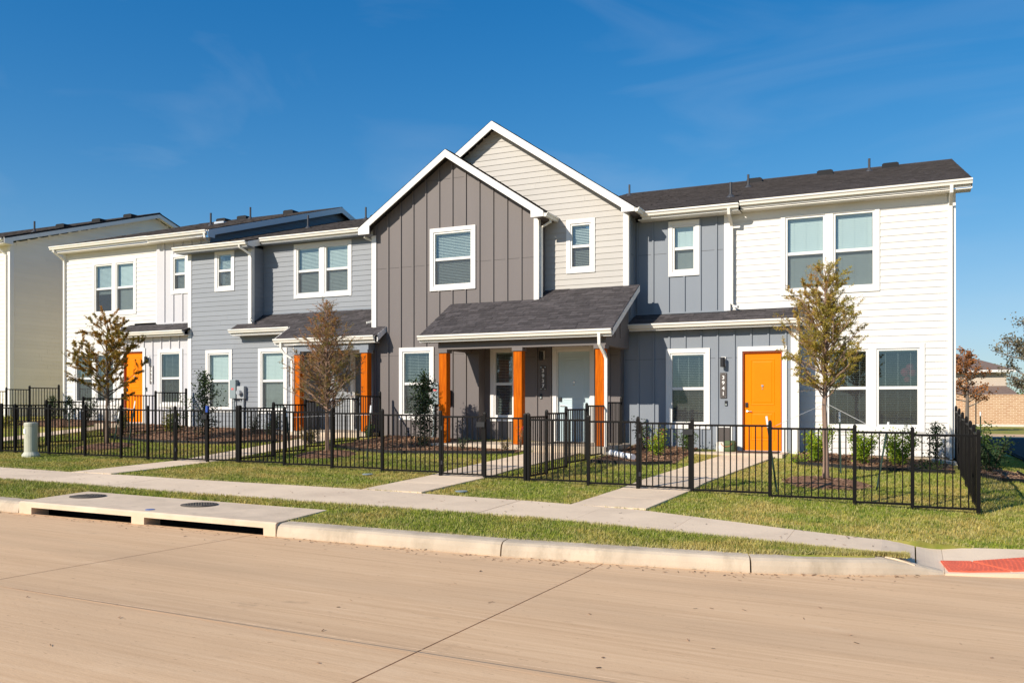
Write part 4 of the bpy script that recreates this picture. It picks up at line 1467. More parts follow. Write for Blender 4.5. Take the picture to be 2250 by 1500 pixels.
MB().box(-24.5, -22.45, G_ - .03, G_ - .002, 4.86, 4.92).build('flashing', 'light_grey_panel', h29)
rf29 = front_roof(h29, -29.72, -21.74, 22.24, 7.985, 29.8, .306, back=7.6)
gutter(h29, -29.72, -24.60, 22.15, 7.985)
gutter(h29, -24.58, -21.75, 22.04, 7.945)
MB().box(-29.6, -24.6, 22.29, W + .01, 7.745, 7.765).build('soffit', 'cream_gutter', h29)
MB().box(-24.58, -22.0, 22.18, G_ + .01, 7.74, 7.76).build('soffit', 'cream_gutter', h29)
MB().prism([(22.2, 7.96), (29.8, 10.295), (29.8, 10.07), (22.5, 7.84), (22.5, 7.72), (22.2, 7.72)], -21.76, -21.73, 'x').build('rake_board', 'white_trim', h29)
MB().prism([(37.4, 7.95), (29.8, 10.295), (29.8, 10.07), (37.4, 7.72)], -21.76, -21.73, 'x').build('rake_board', 'white_trim', h29)
wall(h29, 'gable_side', SIDE(-22.05), 22.58, 37, 7.2, 8, 'slate_siding', 'lap', top=[(22.58, 7.98), (29.8, 10.15), (37, 7.98)])
for x, y in ((-25.08, 25.74), (-25.9, 28.9)):
    vent_pipe(rf29, x, y, 7.985 + .306 * (y - 22.24), .5)
for x, y, m_ in ((-27.5, 29.0, 'roof_metal'), (-26.5, 29.2, 'roof_metal'), (-24.2, 29.5, 'roof_metal'), (-25.97, 27.3, 'galvanised')):
    roof_vent(rf29, x, y, 7.985 + .306 * (y - 22.24), m_)
downspout(h29, [(-29.5, 22.2, 7.86), (-29.5, 22.22, 7.78), (-29.43, 22.58, 7.52), (-29.43, 22.60, 7.4), (-29.43, 22.60, 1.4), (-29.43, 22.5, 1.32)])
downspout(h29, [(-21.83, 22.1, 7.85), (-21.83, 22.12, 7.70), (-21.9, 22.3, 7.62)], .08)

# party walls and backs close each house behind its windows
for h, x0, x1, yb, zt in ((h41, -6.97, .90, 42.4, 6.95), (h37, -14.46, -6.99, 40.0, 7.0), (h33, -22.0, -14.48, 38.0, 7.1), (h29, -29.44, -22.02, 37.0, 7.7)):
    MB().box(x0, x1, yb, yb + .08, .3, zt).build('back_wall', 'interior', h)
    MB().box(x0, x0 + .01, 23.3, yb, .3, zt).box(x1 - .01, x1, 23.3, yb, .3, zt).build('party_wall', 'interior', h)
    MB().box(x0 + .02, x1 - .02, 23.3, yb, 4.30, 4.5).build('upper_floor', 'interior', h)
    MB().box(x0 + .02, x1 - .02, 23.3, yb, .5, .8).build('ground_floor', 'interior', h)

# ------------------------------------------------------------------ neighbouring building at the left edge
nb = root('townhouse', (-38, 26, 1.3), 'tall cream building cut off by the left edge of the photo', 'townhouse')
NX, NY = -33.0, 22.9
wall(nb, 'side_wall', SIDE(NX), NY, 38, 1.4, 8.5, 'cream_siding', 'lap', top=[(NY, 8.50), (30.2, 10.95), (38, 8.5)])
wall(nb, 'front_wall', FF(NY), -46, NX - .1, 1.4, 8.5, 'cream_siding', 'lap')
corner_board(nb, NX - .12, NX + .0, NY, 1.38, 8.5, 1, .14)
MB().box(-46, NX - .02, NY + .01, NY + .2, .6, 1.4).box(NX - .3, NX - .01, NY + .2, 38, .6, 1.4).build('foundation', 'foundation', nb)
rfn = front_roof(nb, -47, NX + .34, 22.42, 8.66, 30.2, .322, back=7.8)
MB().prism([(22.42, 8.65), (30.2, 11.155), (30.2, 10.93), (22.8, 8.55), (22.8, 8.42), (22.42, 8.42)], NX + .31, NX + .335, 'x').build('rake_board', 'white_trim', nb)
MB().prism([(38, 8.645), (30.2, 11.155), (30.2, 10.93), (38, 8.42)], NX + .31, NX + .335, 'x').build('rake_board', 'white_trim', nb)
MB().prism([(22.7, 8.6), (30.2, 11.02), (38, 8.52), (38, 8.50), (30.2, 11.0), (22.7, 8.58)], NX, NX + .31, 'x').build('soffit', 'cream_gutter', nb)
gutter(nb, -47, NX + .2, 22.33, 8.66)
MB().box(-46, NX + .2, 22.47, NY + .01, 8.42, 8.44).build('soffit', 'cream_gutter', nb)
downspout(nb, [(NX - .5, 22.4, 8.5), (NX - .45, 22.5, 8.42), (NX - .17, 22.83, 8.05), (NX - .17, 22.83, 1.5)])
for y in (25.4, 27.2, 28.9):
    roof_vent(rfn, NX - .1, y, 8.66 + .322 * (y - 22.42))
vent_pipe(rfn, NX - .05, 24.0, 9.16, .45)

bounce_strip = MB().add([(-32.9, 21.0, g(-32.9, 21) + .03), (-29.7, 21.0, g(-29.7, 21) + .03), (-29.7, 38, g(-29.7, 38) + .03), (-32.9, 38, g(-32.9, 38) + .03)], [(0, 1, 2, 3)]).build('bounce_strip', 'concrete_pale')  # unseen strip, added to bounce warm light up the neighbour's shaded wall
tag(bounce_strip, kind='structure', label='added pale concrete strip bouncing light between the far white house and its neighbour')

# ------------------------------------------------------------------ iron fences
def fence_meshes():
    p = MB().box(-.028, .028, -.028, .028, 0, 1.30)
    prof = [(.028, 1.30), (.026, 1.325), (.018, 1.345), (.006, 1.353)]
    rings = []
    base = len(p.v)
    for s, z in prof:
        for sx, sy in ((-1, -1), (1, -1), (1, 1), (-1, 1)):
            p.v.append((sx * s, sy * s, z))
    for i in range(len(prof) - 1):
        for k in range(4):
            p.f.append((base + i * 4 + k, base + i * 4 + (k + 1) % 4, base + (i + 1) * 4 + (k + 1) % 4, base + (i + 1) * 4 + k))
    p.f.append(tuple(base + 12 + k for k in range(4)))
    return (mesh_data('fence_post', p.v, p.f, 'fence_black'),
            mesh_data('fence_picket', boxv(-.0092, .0092, -.0092, .0092, .07, 1.20), BOXF, 'fence_black'))
POST, PICKET = fence_meshes()

def fence_run(r_, pts, posts=True, skip=()):
    """pts: post positions (x, y) in line; each bay is level and steps with the ground; bays listed in skip stay open for gates"""
    if posts:
        for x, y in pts:
            obj('post', POST, r_, (x, y, g(x, y) - .02))
    for i, ((xa, ya), (xb, yb)) in enumerate(zip(pts, pts[1:])):
        if i in skip:
            continue
        panel(r_, xa, ya, xb, yb)

def panel(r_, xa, ya, xb, yb, inset=.028):
    ln = math.hypot(xb - xa, yb - ya)
    ang = math.atan2(yb - ya, xb - xa)
    ux, uy = (xb - xa) / ln, (yb - ya) / ln
    zb = (g(xa, ya) + g(xb, yb)) / 2
    for z, h in ((1.20, .036), (.055, .034)):
        o = obj('rail', unit_box('fence_black'), r_, (xa + ux * inset + uy * .017, ya + uy * inset - ux * .017, zb + z), ang, (ln - 2 * inset, .034, h))
    n = int(round((ln - 2 * inset) / .1115))
    st = (ln - 2 * inset) / n
    for k in range(1, n):
        d = inset + st * k
        obj('picket', PICKET, r_, (xa + ux * d, ya + uy * d, zb), ang)

def fence(label, pts, skip=()):
    r_ = root('picket_fence', (pts[0][0], pts[0][1], g(*pts[0])), label, 'fence', 'black iron fences around the front yards')
    fence_run(r_, pts, True, skip)
    return r_

def gate(label, xa, xb, y=15.2, tape=False):
    r_ = root('gate', ((xa + xb) / 2, y, g((xa + xb) / 2, y)), label, 'gate', 'gates in the front fence')
    panel(r_, xa + .05, y, xb - .05, y, 0)
    zb = (g(xa + .05, y) + g(xb - .05, y)) / 2
    for x in (xa + .05, xb - .05):
        part_box('stile', 'fence_black', r_, x - .017, x + .017, y - .0175, y + .0175, zb + .05, zb + 1.24)
    part_box('latch', 'fixture_black', r_, xb - .16, xb + .02, y - .055, y - .02, zb + 1.02, zb + 1.12)
    part_box('hinge', 'fixture_black', r_, xa + .02, xa + .06, y - .03, y + .03, zb + .25, zb + .33)
    part_box('hinge', 'fixture_black', r_, xa + .02, xa + .06, y - .03, y + .03, zb + .95, zb + 1.03)
    if tape:
        q = part_box('tape', 'tape_blue', r_, xb - .03, xb + .03, y - .034, y + .034, zb + 1.18, zb + 1.33)
        q['label'] = 'blue tape wrapped round the gate post'
    return r_
FY = 15.2
fence('black iron fence along the front of the corner house yard', [(x, FY) for x in (-6.70, -5.474, -4.513, -3.518, -2.177, -.827, .036, .97)], skip=(2,))
gate('black iron gate in front of the right-hand orange door', -4.513, -3.518)
fence('black iron fence along the front of the dark gabled house yard', [(x, FY) for x in (-13.95, -12.65, -11.35, -10.06, -8.657, -7.653, -6.775)], skip=(4,))
gate('black iron gate on the walk to the cedar-post porch', -8.657, -7.653)
fence('black iron fence along the front of the slate house yard', [(x, FY) for x in (-22.24, -21.70, -20.367, -19.02, -17.741, -16.827, -15.936, -14.911, -14.014)], skip=(6,))
gate('black iron gate with blue tape on its post by the slate house walk', -15.936, -14.911, tape=True)
fence('black iron fence beside the end house, running back from the corner post', [(.97, y) for y in (15.26, 16.3, 17.2, 18.4, 19.7, 21.0, 22.4, 23.7)])
fence('black iron fence dividing the corner yard from the cedar porch yard', [(-6.74, y) for y in (15.26, 16.2, 17.3, 18.6, 19.9, 21.2)])
fence('black iron fence dividing the cedar porch yard from the slate house yard', [(-13.98, y) for y in (15.26, 16.4, 17.6, 18.8, 19.9, 21.0)])
fence('black iron fence dividing the slate house yard from the far yard', [(-22.35, y) for y in (15.26, 16.6, 17.8, 19.2, 20.5, 21.8)])
fence('black iron fence beside the far white house at the left edge', [(-29.6, y) for y in (18.6, 19.5, 20.4, 21.3, 22.5)])
fence('black iron fence of the far yard, cut by the left edge of the photo', [(x, FY) for x in (-25.8, -24.6, -23.4, -22.40)], skip=())

# ------------------------------------------------------------------ trees
def sapling(label, x, y, h, base_r, first, prof, nb, needles, bark, seed, leaf_n, group='young cypress trees in the front yards', lean=0, elev=(25, 55), twig=.30, warm=None, leafsize=.055):
    rnd = random.Random(seed)
    rg = np.random.default_rng(seed)
    z0 = g(x, y) - .02
    t = root('tree', (x, y, z0), label, 'tree', group)
    N = 14
    ctr = []
    wx = wy = 0
    for i in range(N + 1):
        f = i / N
        if i > 2:
            wx += rnd.uniform(-.018, .018) * h / 4
            wy += rnd.uniform(-.018, .018) * h / 4
        ctr.append(Vector((x + wx + lean * f, y + wy, z0 + h * f)))
    def at(f):
        k = min(N - 1, int(f * N))
        return ctr[k].lerp(ctr[k + 1], f * N - k)
    rad = lambda f: base_r * (1 - f) ** .85 + .006 + (base_r * .5 * max(0, 1 - f * 18) if f < .06 else 0)
    MB().tube(ctr, [rad(i / N) for i in range(N + 1)], 10).build('trunk', bark, t, smooth=True)
    limbs = MB()
    LV = []
    TN = []
    for i in range(nb):
        f = first + (1 - first) * ((i + rnd.random()) / nb) ** 1.0 * .985
        u = (f - first) / (1 - first)
        ln = prof(u) * rnd.uniform(.65, 1.12)
        az = i * 2.39996 + rnd.uniform(-.5, .5)
        el = R(rnd.uniform(*elev) + 15 * u)
        p = at(f)
        d = Vector((math.cos(az) * math.cos(el), math.sin(az) * math.cos(el), math.sin(el)))
        pts = [p]
        q = p.copy()
        m = 5
        for k in range(m):
            d = (d + Vector((rnd.uniform(-.16, .16), rnd.uniform(-.16, .16), rnd.uniform(-.05, .13)))).normalized()
            q = q + d * ln / m
            pts.append(q.copy())
        r0 = min(rad(f) * .55, .006 + .012 * ln)
        limbs.tube(pts, [r0 * (1 - .8 * k / m) for k in range(m + 1)], 5, caps=False)
        nt_ = max(3, int(ln / .085))
        for k in range(nt_):
            s = rnd.uniform(.18, 1)
            kk = min(m - 1, int(s * m))
            a = pts[kk].lerp(pts[kk + 1], s * m - kk)
            dd = (pts[kk + 1] - pts[kk]).normalized()
            side = Vector((rnd.gauss(0, 1), rnd.gauss(0, 1), rnd.gauss(0, .7))).normalized()
            td = (dd * .75 + side * .75 + Vector((0, 0, .12))).normalized()
            tl = twig * rnd.uniform(.45, 1.15) * (1 - .35 * s)
            b = a + td * tl
            limbs.tube([a, a.lerp(b, .55) + Vector((0, 0, .006)), b], [.0032, .0024, .0012], 3, caps=False)
            # feathery needles along the twig
            cnt = int(leaf_n * rnd.choice((.05, .3, .8, 1.2, 2.0)) * rnd.uniform(.7, 1.3))
            tone0 = rnd.random() * .6 + (warm(u, td) if warm else .2)
            for _ in range(cnt):
                c = a.lerp(b, rnd.uniform(.15, 1.05))
                n1 = Vector((rnd.gauss(0, 1), rnd.gauss(0, 1), rnd.gauss(0, .8))).normalized()
                nd = (td * .6 + n1).normalized()
                wv = nd.cross(Vector((rnd.gauss(0, 1), rnd.gauss(0, 1), rnd.gauss(0, 1)))).normalized()
                l_ = leafsize * rnd.uniform(.5, 1.3)
                e = c + nd * l_
                ww = wv * (l_ * .13)
                LV.append((c, c + nd * l_ * .5 + ww, e, c + nd * l_ * .5 - ww))
                TN.append(min(1, max(0, tone0 + rnd.uniform(-.22, .22))))
    o = limbs.build('limbs', bark, t)
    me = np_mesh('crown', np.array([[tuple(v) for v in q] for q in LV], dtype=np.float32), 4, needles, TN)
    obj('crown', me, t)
    return t

def mulch_ring(x, y, r_, label, seed, n=420):
    """a low mound of bark mulch round a trunk"""
    rnd = random.Random(seed)
    vs = [(x, y, g(x, y) + .10)]
    seg = 26
    for ring, (f, dz) in enumerate(((.45, .085), (.8, .045), (1.0, .004))):
        for k in range(seg):
            a = 2 * math.pi * k / seg
            rr = r_ * f * (1 + .07 * math.sin(3 * a + seed) + rnd.uniform(-.03, .03))
            px, py = x + rr * math.cos(a), y + rr * math.sin(a)
            vs.append((px, py, g(px, py) + dz))
    fs = [(0, 1 + k, 1 + (k + 1) % seg) for k in range(seg)]
    for q in range(2):
        fs += [(1 + q * seg + k, 1 + (q + 1) * seg + k, 1 + (q + 1) * seg + (k + 1) % seg, 1 + q * seg + (k + 1) % seg) for k in range(seg)]
    o = obj('mulch_ring', mesh_data('mulch_ring', vs, fs, 'mulch'))
    tag(o, label, kind='stuff')
    chips(o, n, lambda: (lambda a, q: (x + r_ * q * math.cos(a), y + r_ * q * math.sin(a), .10 * (1 - q) + .012))(rnd.uniform(0, 6.28), math.sqrt(rnd.random())), seed)

def chips(parent, n, pos, seed):
    rnd = random.Random(seed + 5)
    V, T = [], []
    for _ in range(n):
        px, py, dz = pos()
        z = g(px, py) + dz
        l_, w_ = rnd.uniform(.02, .055), rnd.uniform(.006, .016)
        a = rnd.uniform(0, 3.14)
        up = rnd.uniform(-.4, .4)
        d = Vector((math.cos(a), math.sin(a), up)).normalized()
        s = Vector((-math.sin(a), math.cos(a), rnd.uniform(-.5, .5))).normalized() * w_
        c = Vector((px, py, z + rnd.uniform(0, .015)))
        V.append([tuple(c - d * l_ - s), tuple(c + d * l_ - s), tuple(c + d * l_ + s), tuple(c - d * l_ + s)])
        T.append(rnd.random())
    o = obj('bark_chips', np_mesh('bark_chips', np.array(V), 4, 'mulch_chip', T), parent)
    o['kind'] = 'stuff'

ROOTS_SNAP = None
sapling('olive-brown cypress sapling in front of the white end house', -1.46, 17.4, 4.08, .055, .395,
        lambda u: lin([(0, .95), (.2, 1.18), (.45, 1.03), (.75, .62), (1, .16)], u), 105, 'needles_olive', 'bark_tan', 4, 48,
        warm=lambda u, d: (.08 if d.x > 0 else .28) + .2 * u - .1, elev=(14, 50), twig=.36, leafsize=.05)
sapling('slender half-bare cypress sapling in front of the slate house porch', -12.98, 17.2, 3.68, .045, .29,
        lambda u: lin([(0, 1.02), (.15, 1.2), (.4, .95), (.7, .52), (1, .10)], u), 165, 'needles_brown', 'bark_tan', 9, 24,
        warm=lambda u, d: (-.28 if d.x > .2 else .1) + .45 * u, elev=(12, 40), twig=.33, leafsize=.045)
sapling('rusty broad cypress sapling in front of the far orange door', -20.4, 17.0, 3.6, .055, .34,
        lambda u: lin([(0, 1.1), (.25, 1.42), (.5, 1.15), (.8, .6), (1, .2)], u), 46, 'needles_rust', 'bark_dark', 21, 100,
        warm=lambda u, d: -.05 + .2 * u, elev=(8, 42), twig=.36, lean=.05, leafsize=.055)
mulch_ring(-1.46, 17.35, .80, 'bark mulch mound around the olive-brown sapling', 1, 700)
mulch_ring(-12.98, 17.15, .75, 'bark mulch mound around the half-bare sapling', 2, 500)
mulch_ring(-20.4, 16.95, .8, 'bark mulch mound around the rusty sapling', 3, 400)

def stake(label, bx, by, tx, ty, tz, tree):
    z = g(bx, by)
    r_ = root('tree_stake', (bx, by, z), label, 'stake', 'green stakes holding the saplings')
    b, t = Vector((bx, by, z - .05)), Vector((tx, ty, tz))
    d = t - b
    c = b + d * (1 - .2 / d.length)
    MB().tube([b, c], 0, rect=(.032, .012)).tube([b + Vector((0, .012, 0)), c + Vector((0, .012, 0))], 0, rect=(.008, .03)).build('shaft', 'stake_green', r_)
    MB().tube([c, t], 0, rect=(.034, .014)).build('tip', 'tip_white', r_)
    MB().tube([c - d * .02, Vector(tree)], .004, 4).build('guy_wire', 'wire', r_)
T41, T33, T29 = (-1.46, 17.4, 2.02), (-12.95, 17.2, 1.72), (-20.4, 17, 1.95)
stake('green stake with white tip leaning in front of the right-hand orange door', -2.13, 15.75, -2.304, 15.65, 1.79, T41)
stake('green stake with white tip leaning right of the olive-brown sapling', -.561, 16.9, -.356, 16.969, 1.68, T41)
stake('upright green stake just behind the olive-brown sapling', -1.30, 19.0, -1.33, 19.05, 1.84, T41)
stake('green stake left of the half-bare sapling', -13.78, 16.75, -13.86, 16.729, 1.90, T33)
stake('green stake with white tip right of the half-bare sapling', -11.75, 17.086, -11.631, 17.086, 1.975, T33)
stake('upright green stake left of the rusty sapling', -21.15, 16.42, -21.2, 16.42, 1.97, T29)
stake('leaning green stake just right of the rusty sapling', -19.882, 16.75, -19.62, 16.75, 1.8, T29)
stake('green stake with pale tip leaning before the far orange door', -19.444, 16.868, -19.15, 16.868, 2.09, T29)

# ------------------------------------------------------------------ planting beds
def bed(label, poly, seed, nchips, holes=()):
    """mulch bed: polygon in plan, with a black edging strip along its open edge"""
    xs = [p[0] for p in poly]
    ys = [p[1] for p in poly]
    def inside(px, py):
        c = False
        n = len(poly)
        for i in range(n):
            (xa, ya), (xb, yb) = poly[i], poly[(i + 1) % n]
            if (ya > py) != (yb > py) and px < (xb - xa) * (py - ya) / (yb - ya) + xa:
                c = not c
        return c
    m = MB()
    bm = bmesh.new()
    vv = [bm.verts.new((px, py, 0)) for px, py in poly]
    bm.faces.new(vv)
    bmesh.ops.triangulate(bm, faces=bm.faces[:])
    bmesh.ops.subdivide_edges(bm, edges=bm.edges[:], cuts=5, use_grid_fill=True)
    for v in bm.verts:
        v.co.z = g(v.co.x, v.co.y) + .022
    bm.normal_update()
    for f in bm.faces:
        if f.normal.z < 0:
            f.normal_flip()
    me = bpy.data.meshes.new('mulch_bed')
    bm.to_mesh(me)
    bm.free()
    me.materials.append(MATS['mulch'])
    o = obj('mulch_bed', me)
    tag(o, label, kind='stuff')
    rnd = random.Random(seed)
    def pos():
        while True:
            px, py = rnd.uniform(min(xs), max(xs)), rnd.uniform(min(ys), max(ys))
            if inside(px, py):
                return px, py, .03
    chips(o, nchips, pos, seed)
    return inside
BEDS = [
    bed('bark mulch bed under the white end house windows', [(-2.45, 22.6), (-2.45, 20.5), (-2.2, 19.8), (-.9, 19.75), (.85, 20.1), (.85, 22.6)], 31, 2600),
    bed('bark mulch bed left of the right-hand orange door', [(-6.6, 22.05), (-6.6, 18.2), (-5.4, 18.3), (-4.75, 18.8), (-4.85, 20.9), (-4.95, 22.05)], 32, 1700),
    bed('bark mulch bed before the cedar porch', [(-13.9, 21.35), (-13.9, 18.5), (-12.6, 18.0), (-11.5, 17.9), (-9.2, 18.7), (-8.75, 19.0), (-8.75, 19.62), (-11.55, 19.62), (-11.55, 21.35)], 33, 3000),
    bed('bark mulch bed along the slate house', [(-22.25, 21.95), (-22.25, 18.6), (-20, 18.1), (-17.5, 18.3), (-16.3, 19.3), (-16.3, 20.7), (-17.9, 20.7), (-17.9, 21.95)], 34, 2800),
    bed('bark mulch bed of the far white house', [(-29.4, 22.6), (-29.4, 20.3), (-26.6, 20.2), (-26.0, 20.9), (-26.0, 22.6)], 35, 900),
    bed('bark mulch bed right of the far orange door', [(-24.35, 22.05), (-24.3, 19.9), (-22.45, 19.2), (-22.45, 22.05)], 36, 700),
    bed('dark mulch bed outside the side fence', [(1.1, 23.5), (1.1, 20.4), (1.7, 20.0), (2.35, 20.9), (2.3, 23.5)], 37, 900),
]
def edging(label, pts):
    m = MB()
    p = []
    for (xa, ya), (xb, yb) in zip(pts, pts[1:]):
        n = max(1, int(math.hypot(xb - xa, yb - ya) / .4))
        p += [(xa + (xb - xa) * k / n, ya + (yb - ya) * k / n) for k in range(n)]
    p.append(pts[-1])
    m.tube([(px, py, g(px, py) + .035) for px, py in p], 0, rect=(.012, .11))
    tag(m.build('lawn_edging', 'edging'), label, 'edging', 'black edging of the planting beds')
edging('black lawn edging in front of the white end house bed', [(-2.45, 20.5), (-2.2, 19.8), (-.9, 19.75), (.85, 20.1)])
edging('black lawn edging of the bed left of the right-hand walk', [(-6.6, 18.2), (-5.4, 18.3), (-4.78, 18.75)])
edging('black lawn edging of the bed before the cedar porch', [(-13.9, 18.5), (-12.6, 18.0), (-11.5, 17.9), (-9.2, 18.7), (-8.75, 19.0)])
edging('black lawn edging of the slate house bed', [(-22.25, 18.6), (-20, 18.1), (-17.5, 18.3), (-16.3, 19.3)])
edging('black lawn edging outside the side fence', [(1.1, 20.4), (1.7, 20.0), (2.35, 20.9), (2.3, 23.5)])

def shrub(label, x, y, h, r_, leaf, seed, n=700, ls=.035, shape='round', cat='shrub', bark='bark_dark', zoff=0, flowers=0):
    rnd = random.Random(seed)
    z0 = g(x, y) + .02 + zoff
    t = root('shrub', (x, y, z0), label, cat, 'shrubs in the planting beds')
    st = MB()
    tips = []
    ns = 7 if shape != 'holly' else 16
    if shape == 'holly':
        st.tube([(x, y, z0 - .03), (x + .01, y, z0 + h * .5), (x, y, z0 + h)], [.018, .012, .004], 6)
    for k in range(ns):
        a = k * 2.4 + rnd.uniform(-.4, .4)
        if shape == 'holly':
            f = .12 + .8 * k / ns
            rr = r_ * (1.08 - f) * rnd.uniform(.45, 1.25)
            b0 = Vector((x, y, z0 + h * f))
            e = b0 + Vector((math.cos(a) * rr, math.sin(a) * rr, rr * .75))
        else:
            b0 = Vector((x, y, z0 - .02))
            rr = r_ * rnd.uniform(.35, .95)
            e = Vector((x + math.cos(a) * rr, y + math.sin(a) * rr, z0 + h * rnd.uniform(.55, .98)))
        st.tube([b0, b0.lerp(e, .5) + Vector((0, 0, .02)), e], [.008, .006, .002], 5)
        tips.append((b0, e))
    st.build('stems', bark, t)
    V, T = [], []
    up = Vector((0, 0, 1))
    for i in range(n):
        b0, e = rnd.choice(tips)
        c = b0.lerp(e, rnd.uniform(.25, 1.08))
        sp = r_ * (.34 if shape != 'holly' else .26)
        c = c + Vector((rnd.gauss(0, sp * .6), rnd.gauss(0, sp * .6), rnd.gauss(0, sp * .5)))
        if shape == 'holly' and rnd.random() < .22:
            f = rnd.random()
            c = Vector((x + rnd.gauss(0, r_ * .25 * (1.1 - f)), y + rnd.gauss(0, r_ * .25 * (1.1 - f)), z0 + h * f))
        if c.z < z0 + .01:
            c.z = z0 + rnd.uniform(.01, .08)
        d = Vector((rnd.gauss(0, 1), rnd.gauss(0, 1), rnd.gauss(.4, .8))).normalized()
        s = d.cross(Vector((rnd.gauss(0, 1), rnd.gauss(0, 1), rnd.gauss(0, 1)))).normalized()
        l_ = ls * rnd.uniform(.6, 1.35)
        w_ = s * l_ * .33
        V.append([tuple(c - d * l_ * .5), tuple(c + w_), tuple(c + d * l_ * .5), tuple(c - w_)])
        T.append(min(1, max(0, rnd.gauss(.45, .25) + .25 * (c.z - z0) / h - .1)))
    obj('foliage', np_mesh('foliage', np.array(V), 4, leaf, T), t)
    if flowers:
        V = []
        for i in range(flowers):
            b0, e = rnd.choice(tips)
            c = e + Vector((rnd.gauss(0, .04), rnd.gauss(0, .04), rnd.gauss(.03, .04)))
            q = [Vector((rnd.gauss(0, 1), rnd.gauss(0, 1), rnd.gauss(0, 1))).normalized() * .016 for _ in range(2)]
            V.append([tuple(c - q[0]), tuple(c + q[1]), tuple(c + q[0]), tuple(c - q[1])])
        obj('blossom', np_mesh('blossom', np.array(V), 4, 'flower_red'), t)
    return t
shrub('bright lime bush left of the olive-brown sapling, under the end house wall', -1.93, 20.5, .78, .36, 'leaf_lime', 1, 3200, .045)
shrub('yellow-green bush right of the olive-brown sapling trunk', -1.02, 20.75, .78, .30, 'leaf_lime', 2, 3200, .045)
shrub('large lime bush beneath the middle of the end house windows', -.22, 20.9, .82, .40, 'leaf_lime', 3, 3200, .045)
shrub('loose holly at the right corner of the white end house', .52, 21.5, .98, .36, 'leaf_mid', 4, 700, .05, 'holly')
shrub('low creeping plant beside the right-hand door step', -2.25, 20.15, .2, .32, 'leaf_lime', 5, 420, .035)
shrub('low green mat plant inside the corner of the side fence', .35, 20.35, .16, .35, 'leaf_mid', 6, 520, .03)
shrub('feathery yellow-green bush with red tips left of the right-hand walk', -5.45, 20.0, .62, .30, 'leaf_lime', 7, 1300, .04, flowers=40)
shrub('glossy green bush under the window left of the right-hand orange door', -5.05, 21.2, .70, .28, 'leaf_mid', 8, 900, .045)
shrub('dark bush in the shade beside the dividing fence', -6.1, 20.9, .85, .30, 'leaf_holly', 9, 800, .045)
shrub('tall holly in front of the dark gable ground-floor window', -11.9, 20.0, 1.95, .66, 'leaf_holly', 10, 3000, .06, 'holly')
shrub('low dark bush at the foot of the left cedar post', -11.55, 19.35, .36, .26, 'leaf_holly', 11, 500, .035)
shrub('small round bush before the cedar porch, between left and middle posts', -10.3, 19.2, .32, .2, 'leaf_holly', 12, 420, .03)
shrub('small dry bush beside the walk to the cedar porch', -9.1, 19.2, .34, .2, 'leaf_dry', 13, 420, .03)
shrub('tall thin red-flowering plant by the middle cedar post', -8.78, 19.4, .66, .13, 'leaf_dry', 14, 160, .03, flowers=34)
shrub('tall narrow holly in front of the left slate house window', -19.75, 20.0, 2.0, .66, 'leaf_holly', 15, 2200, .065, 'holly')
shrub('small shrub under the meter of the slate house', -18.75, 21.1, .55, .24, 'leaf_holly', 16, 500, .04)
shrub('small upright shrub under the right slate house window', -18.2, 21.4, .55, .2, 'leaf_mid', 17, 420, .04)
shrub('low dry ornamental grass clump beside the half-bare sapling', -15.0, 19.0, .45, .34, 'leaf_dry', 18, 700, .05)
shrub('yellow-green bush between the dividing fence and the slate corner', -21.55, 20.3, .8, .38, 'leaf_yellow', 19, 1000, .045)
shrub('dark bush right of the yellow-green one at the slate house', -20.7, 19.7, .75, .36, 'leaf_holly', 20, 900, .045)
shrub('yellow-green bush right of the far orange door', -23.7, 20.4, .75, .34, 'leaf_yellow', 21, 800, .05)
shrub('dark holly bush at the left corner of the far white house', -29.0, 21.8, .95, .34, 'leaf_holly', 22, 700, .055, 'holly')
shrub('dark holly bush below the far ground-floor windows, right one', -27.0, 21.7, .95, .38, 'leaf_holly', 23, 900, .055)
shrub('dark holly bush below the far ground-floor windows, left one', -28.0, 21.7, .95, .34, 'leaf_holly', 24, 800, .055, 'holly')
shrub('round glossy bush just outside the side fence', 1.62, 21.6, .75, .38, 'leaf_holly', 25, 1300, .05)
shrub('round bush farther back outside the side fence', 1.55, 23.4, 1.0, .36, 'leaf_mid', 26, 900, .06)
shrub('low yellow plants in the far yard at the left edge', -28.5, 19.5, .35, .4, 'leaf_yellow', 27, 500, .05)
shrub('thin grassy clump at the left foot of the dark gable', -14.1, 20.6, .42, .2, 'leaf_mid', 28, 320, .06)
shrub('small dark bush by the left slate porch post', -17.6, 20.5, .5, .25, 'leaf_holly', 29, 500, .04)

# ------------------------------------------------------------------ small things
def pedestal():
    x, y = -20.17, 14.55
    z = g(x, y)
    r_ = root('utility_pedestal', (x, y, z), 'pale green cylindrical utility pedestal on the grass outside the fence', 'pedestal')
    MB().lathe((x, y, z - .03), [(.21, 0), (.21, .09), (.17, .15), (.155, .17)], 20).build('base', 'pedestal_green', r_, smooth=False)
    MB().lathe((x, y, z + .13), [(.15, 0), (.155, .02), (.158, .66), (.163, .665), (.163, .72), (.155, .745), (.10, .752)], 24).build('housing', 'pedestal_green', r_, smooth=False)
    MB().box(x - .06, x + .02, y - .166, y - .16, z + .60, z + .72).build('sticker', 'tip_white', r_)
pedestal()

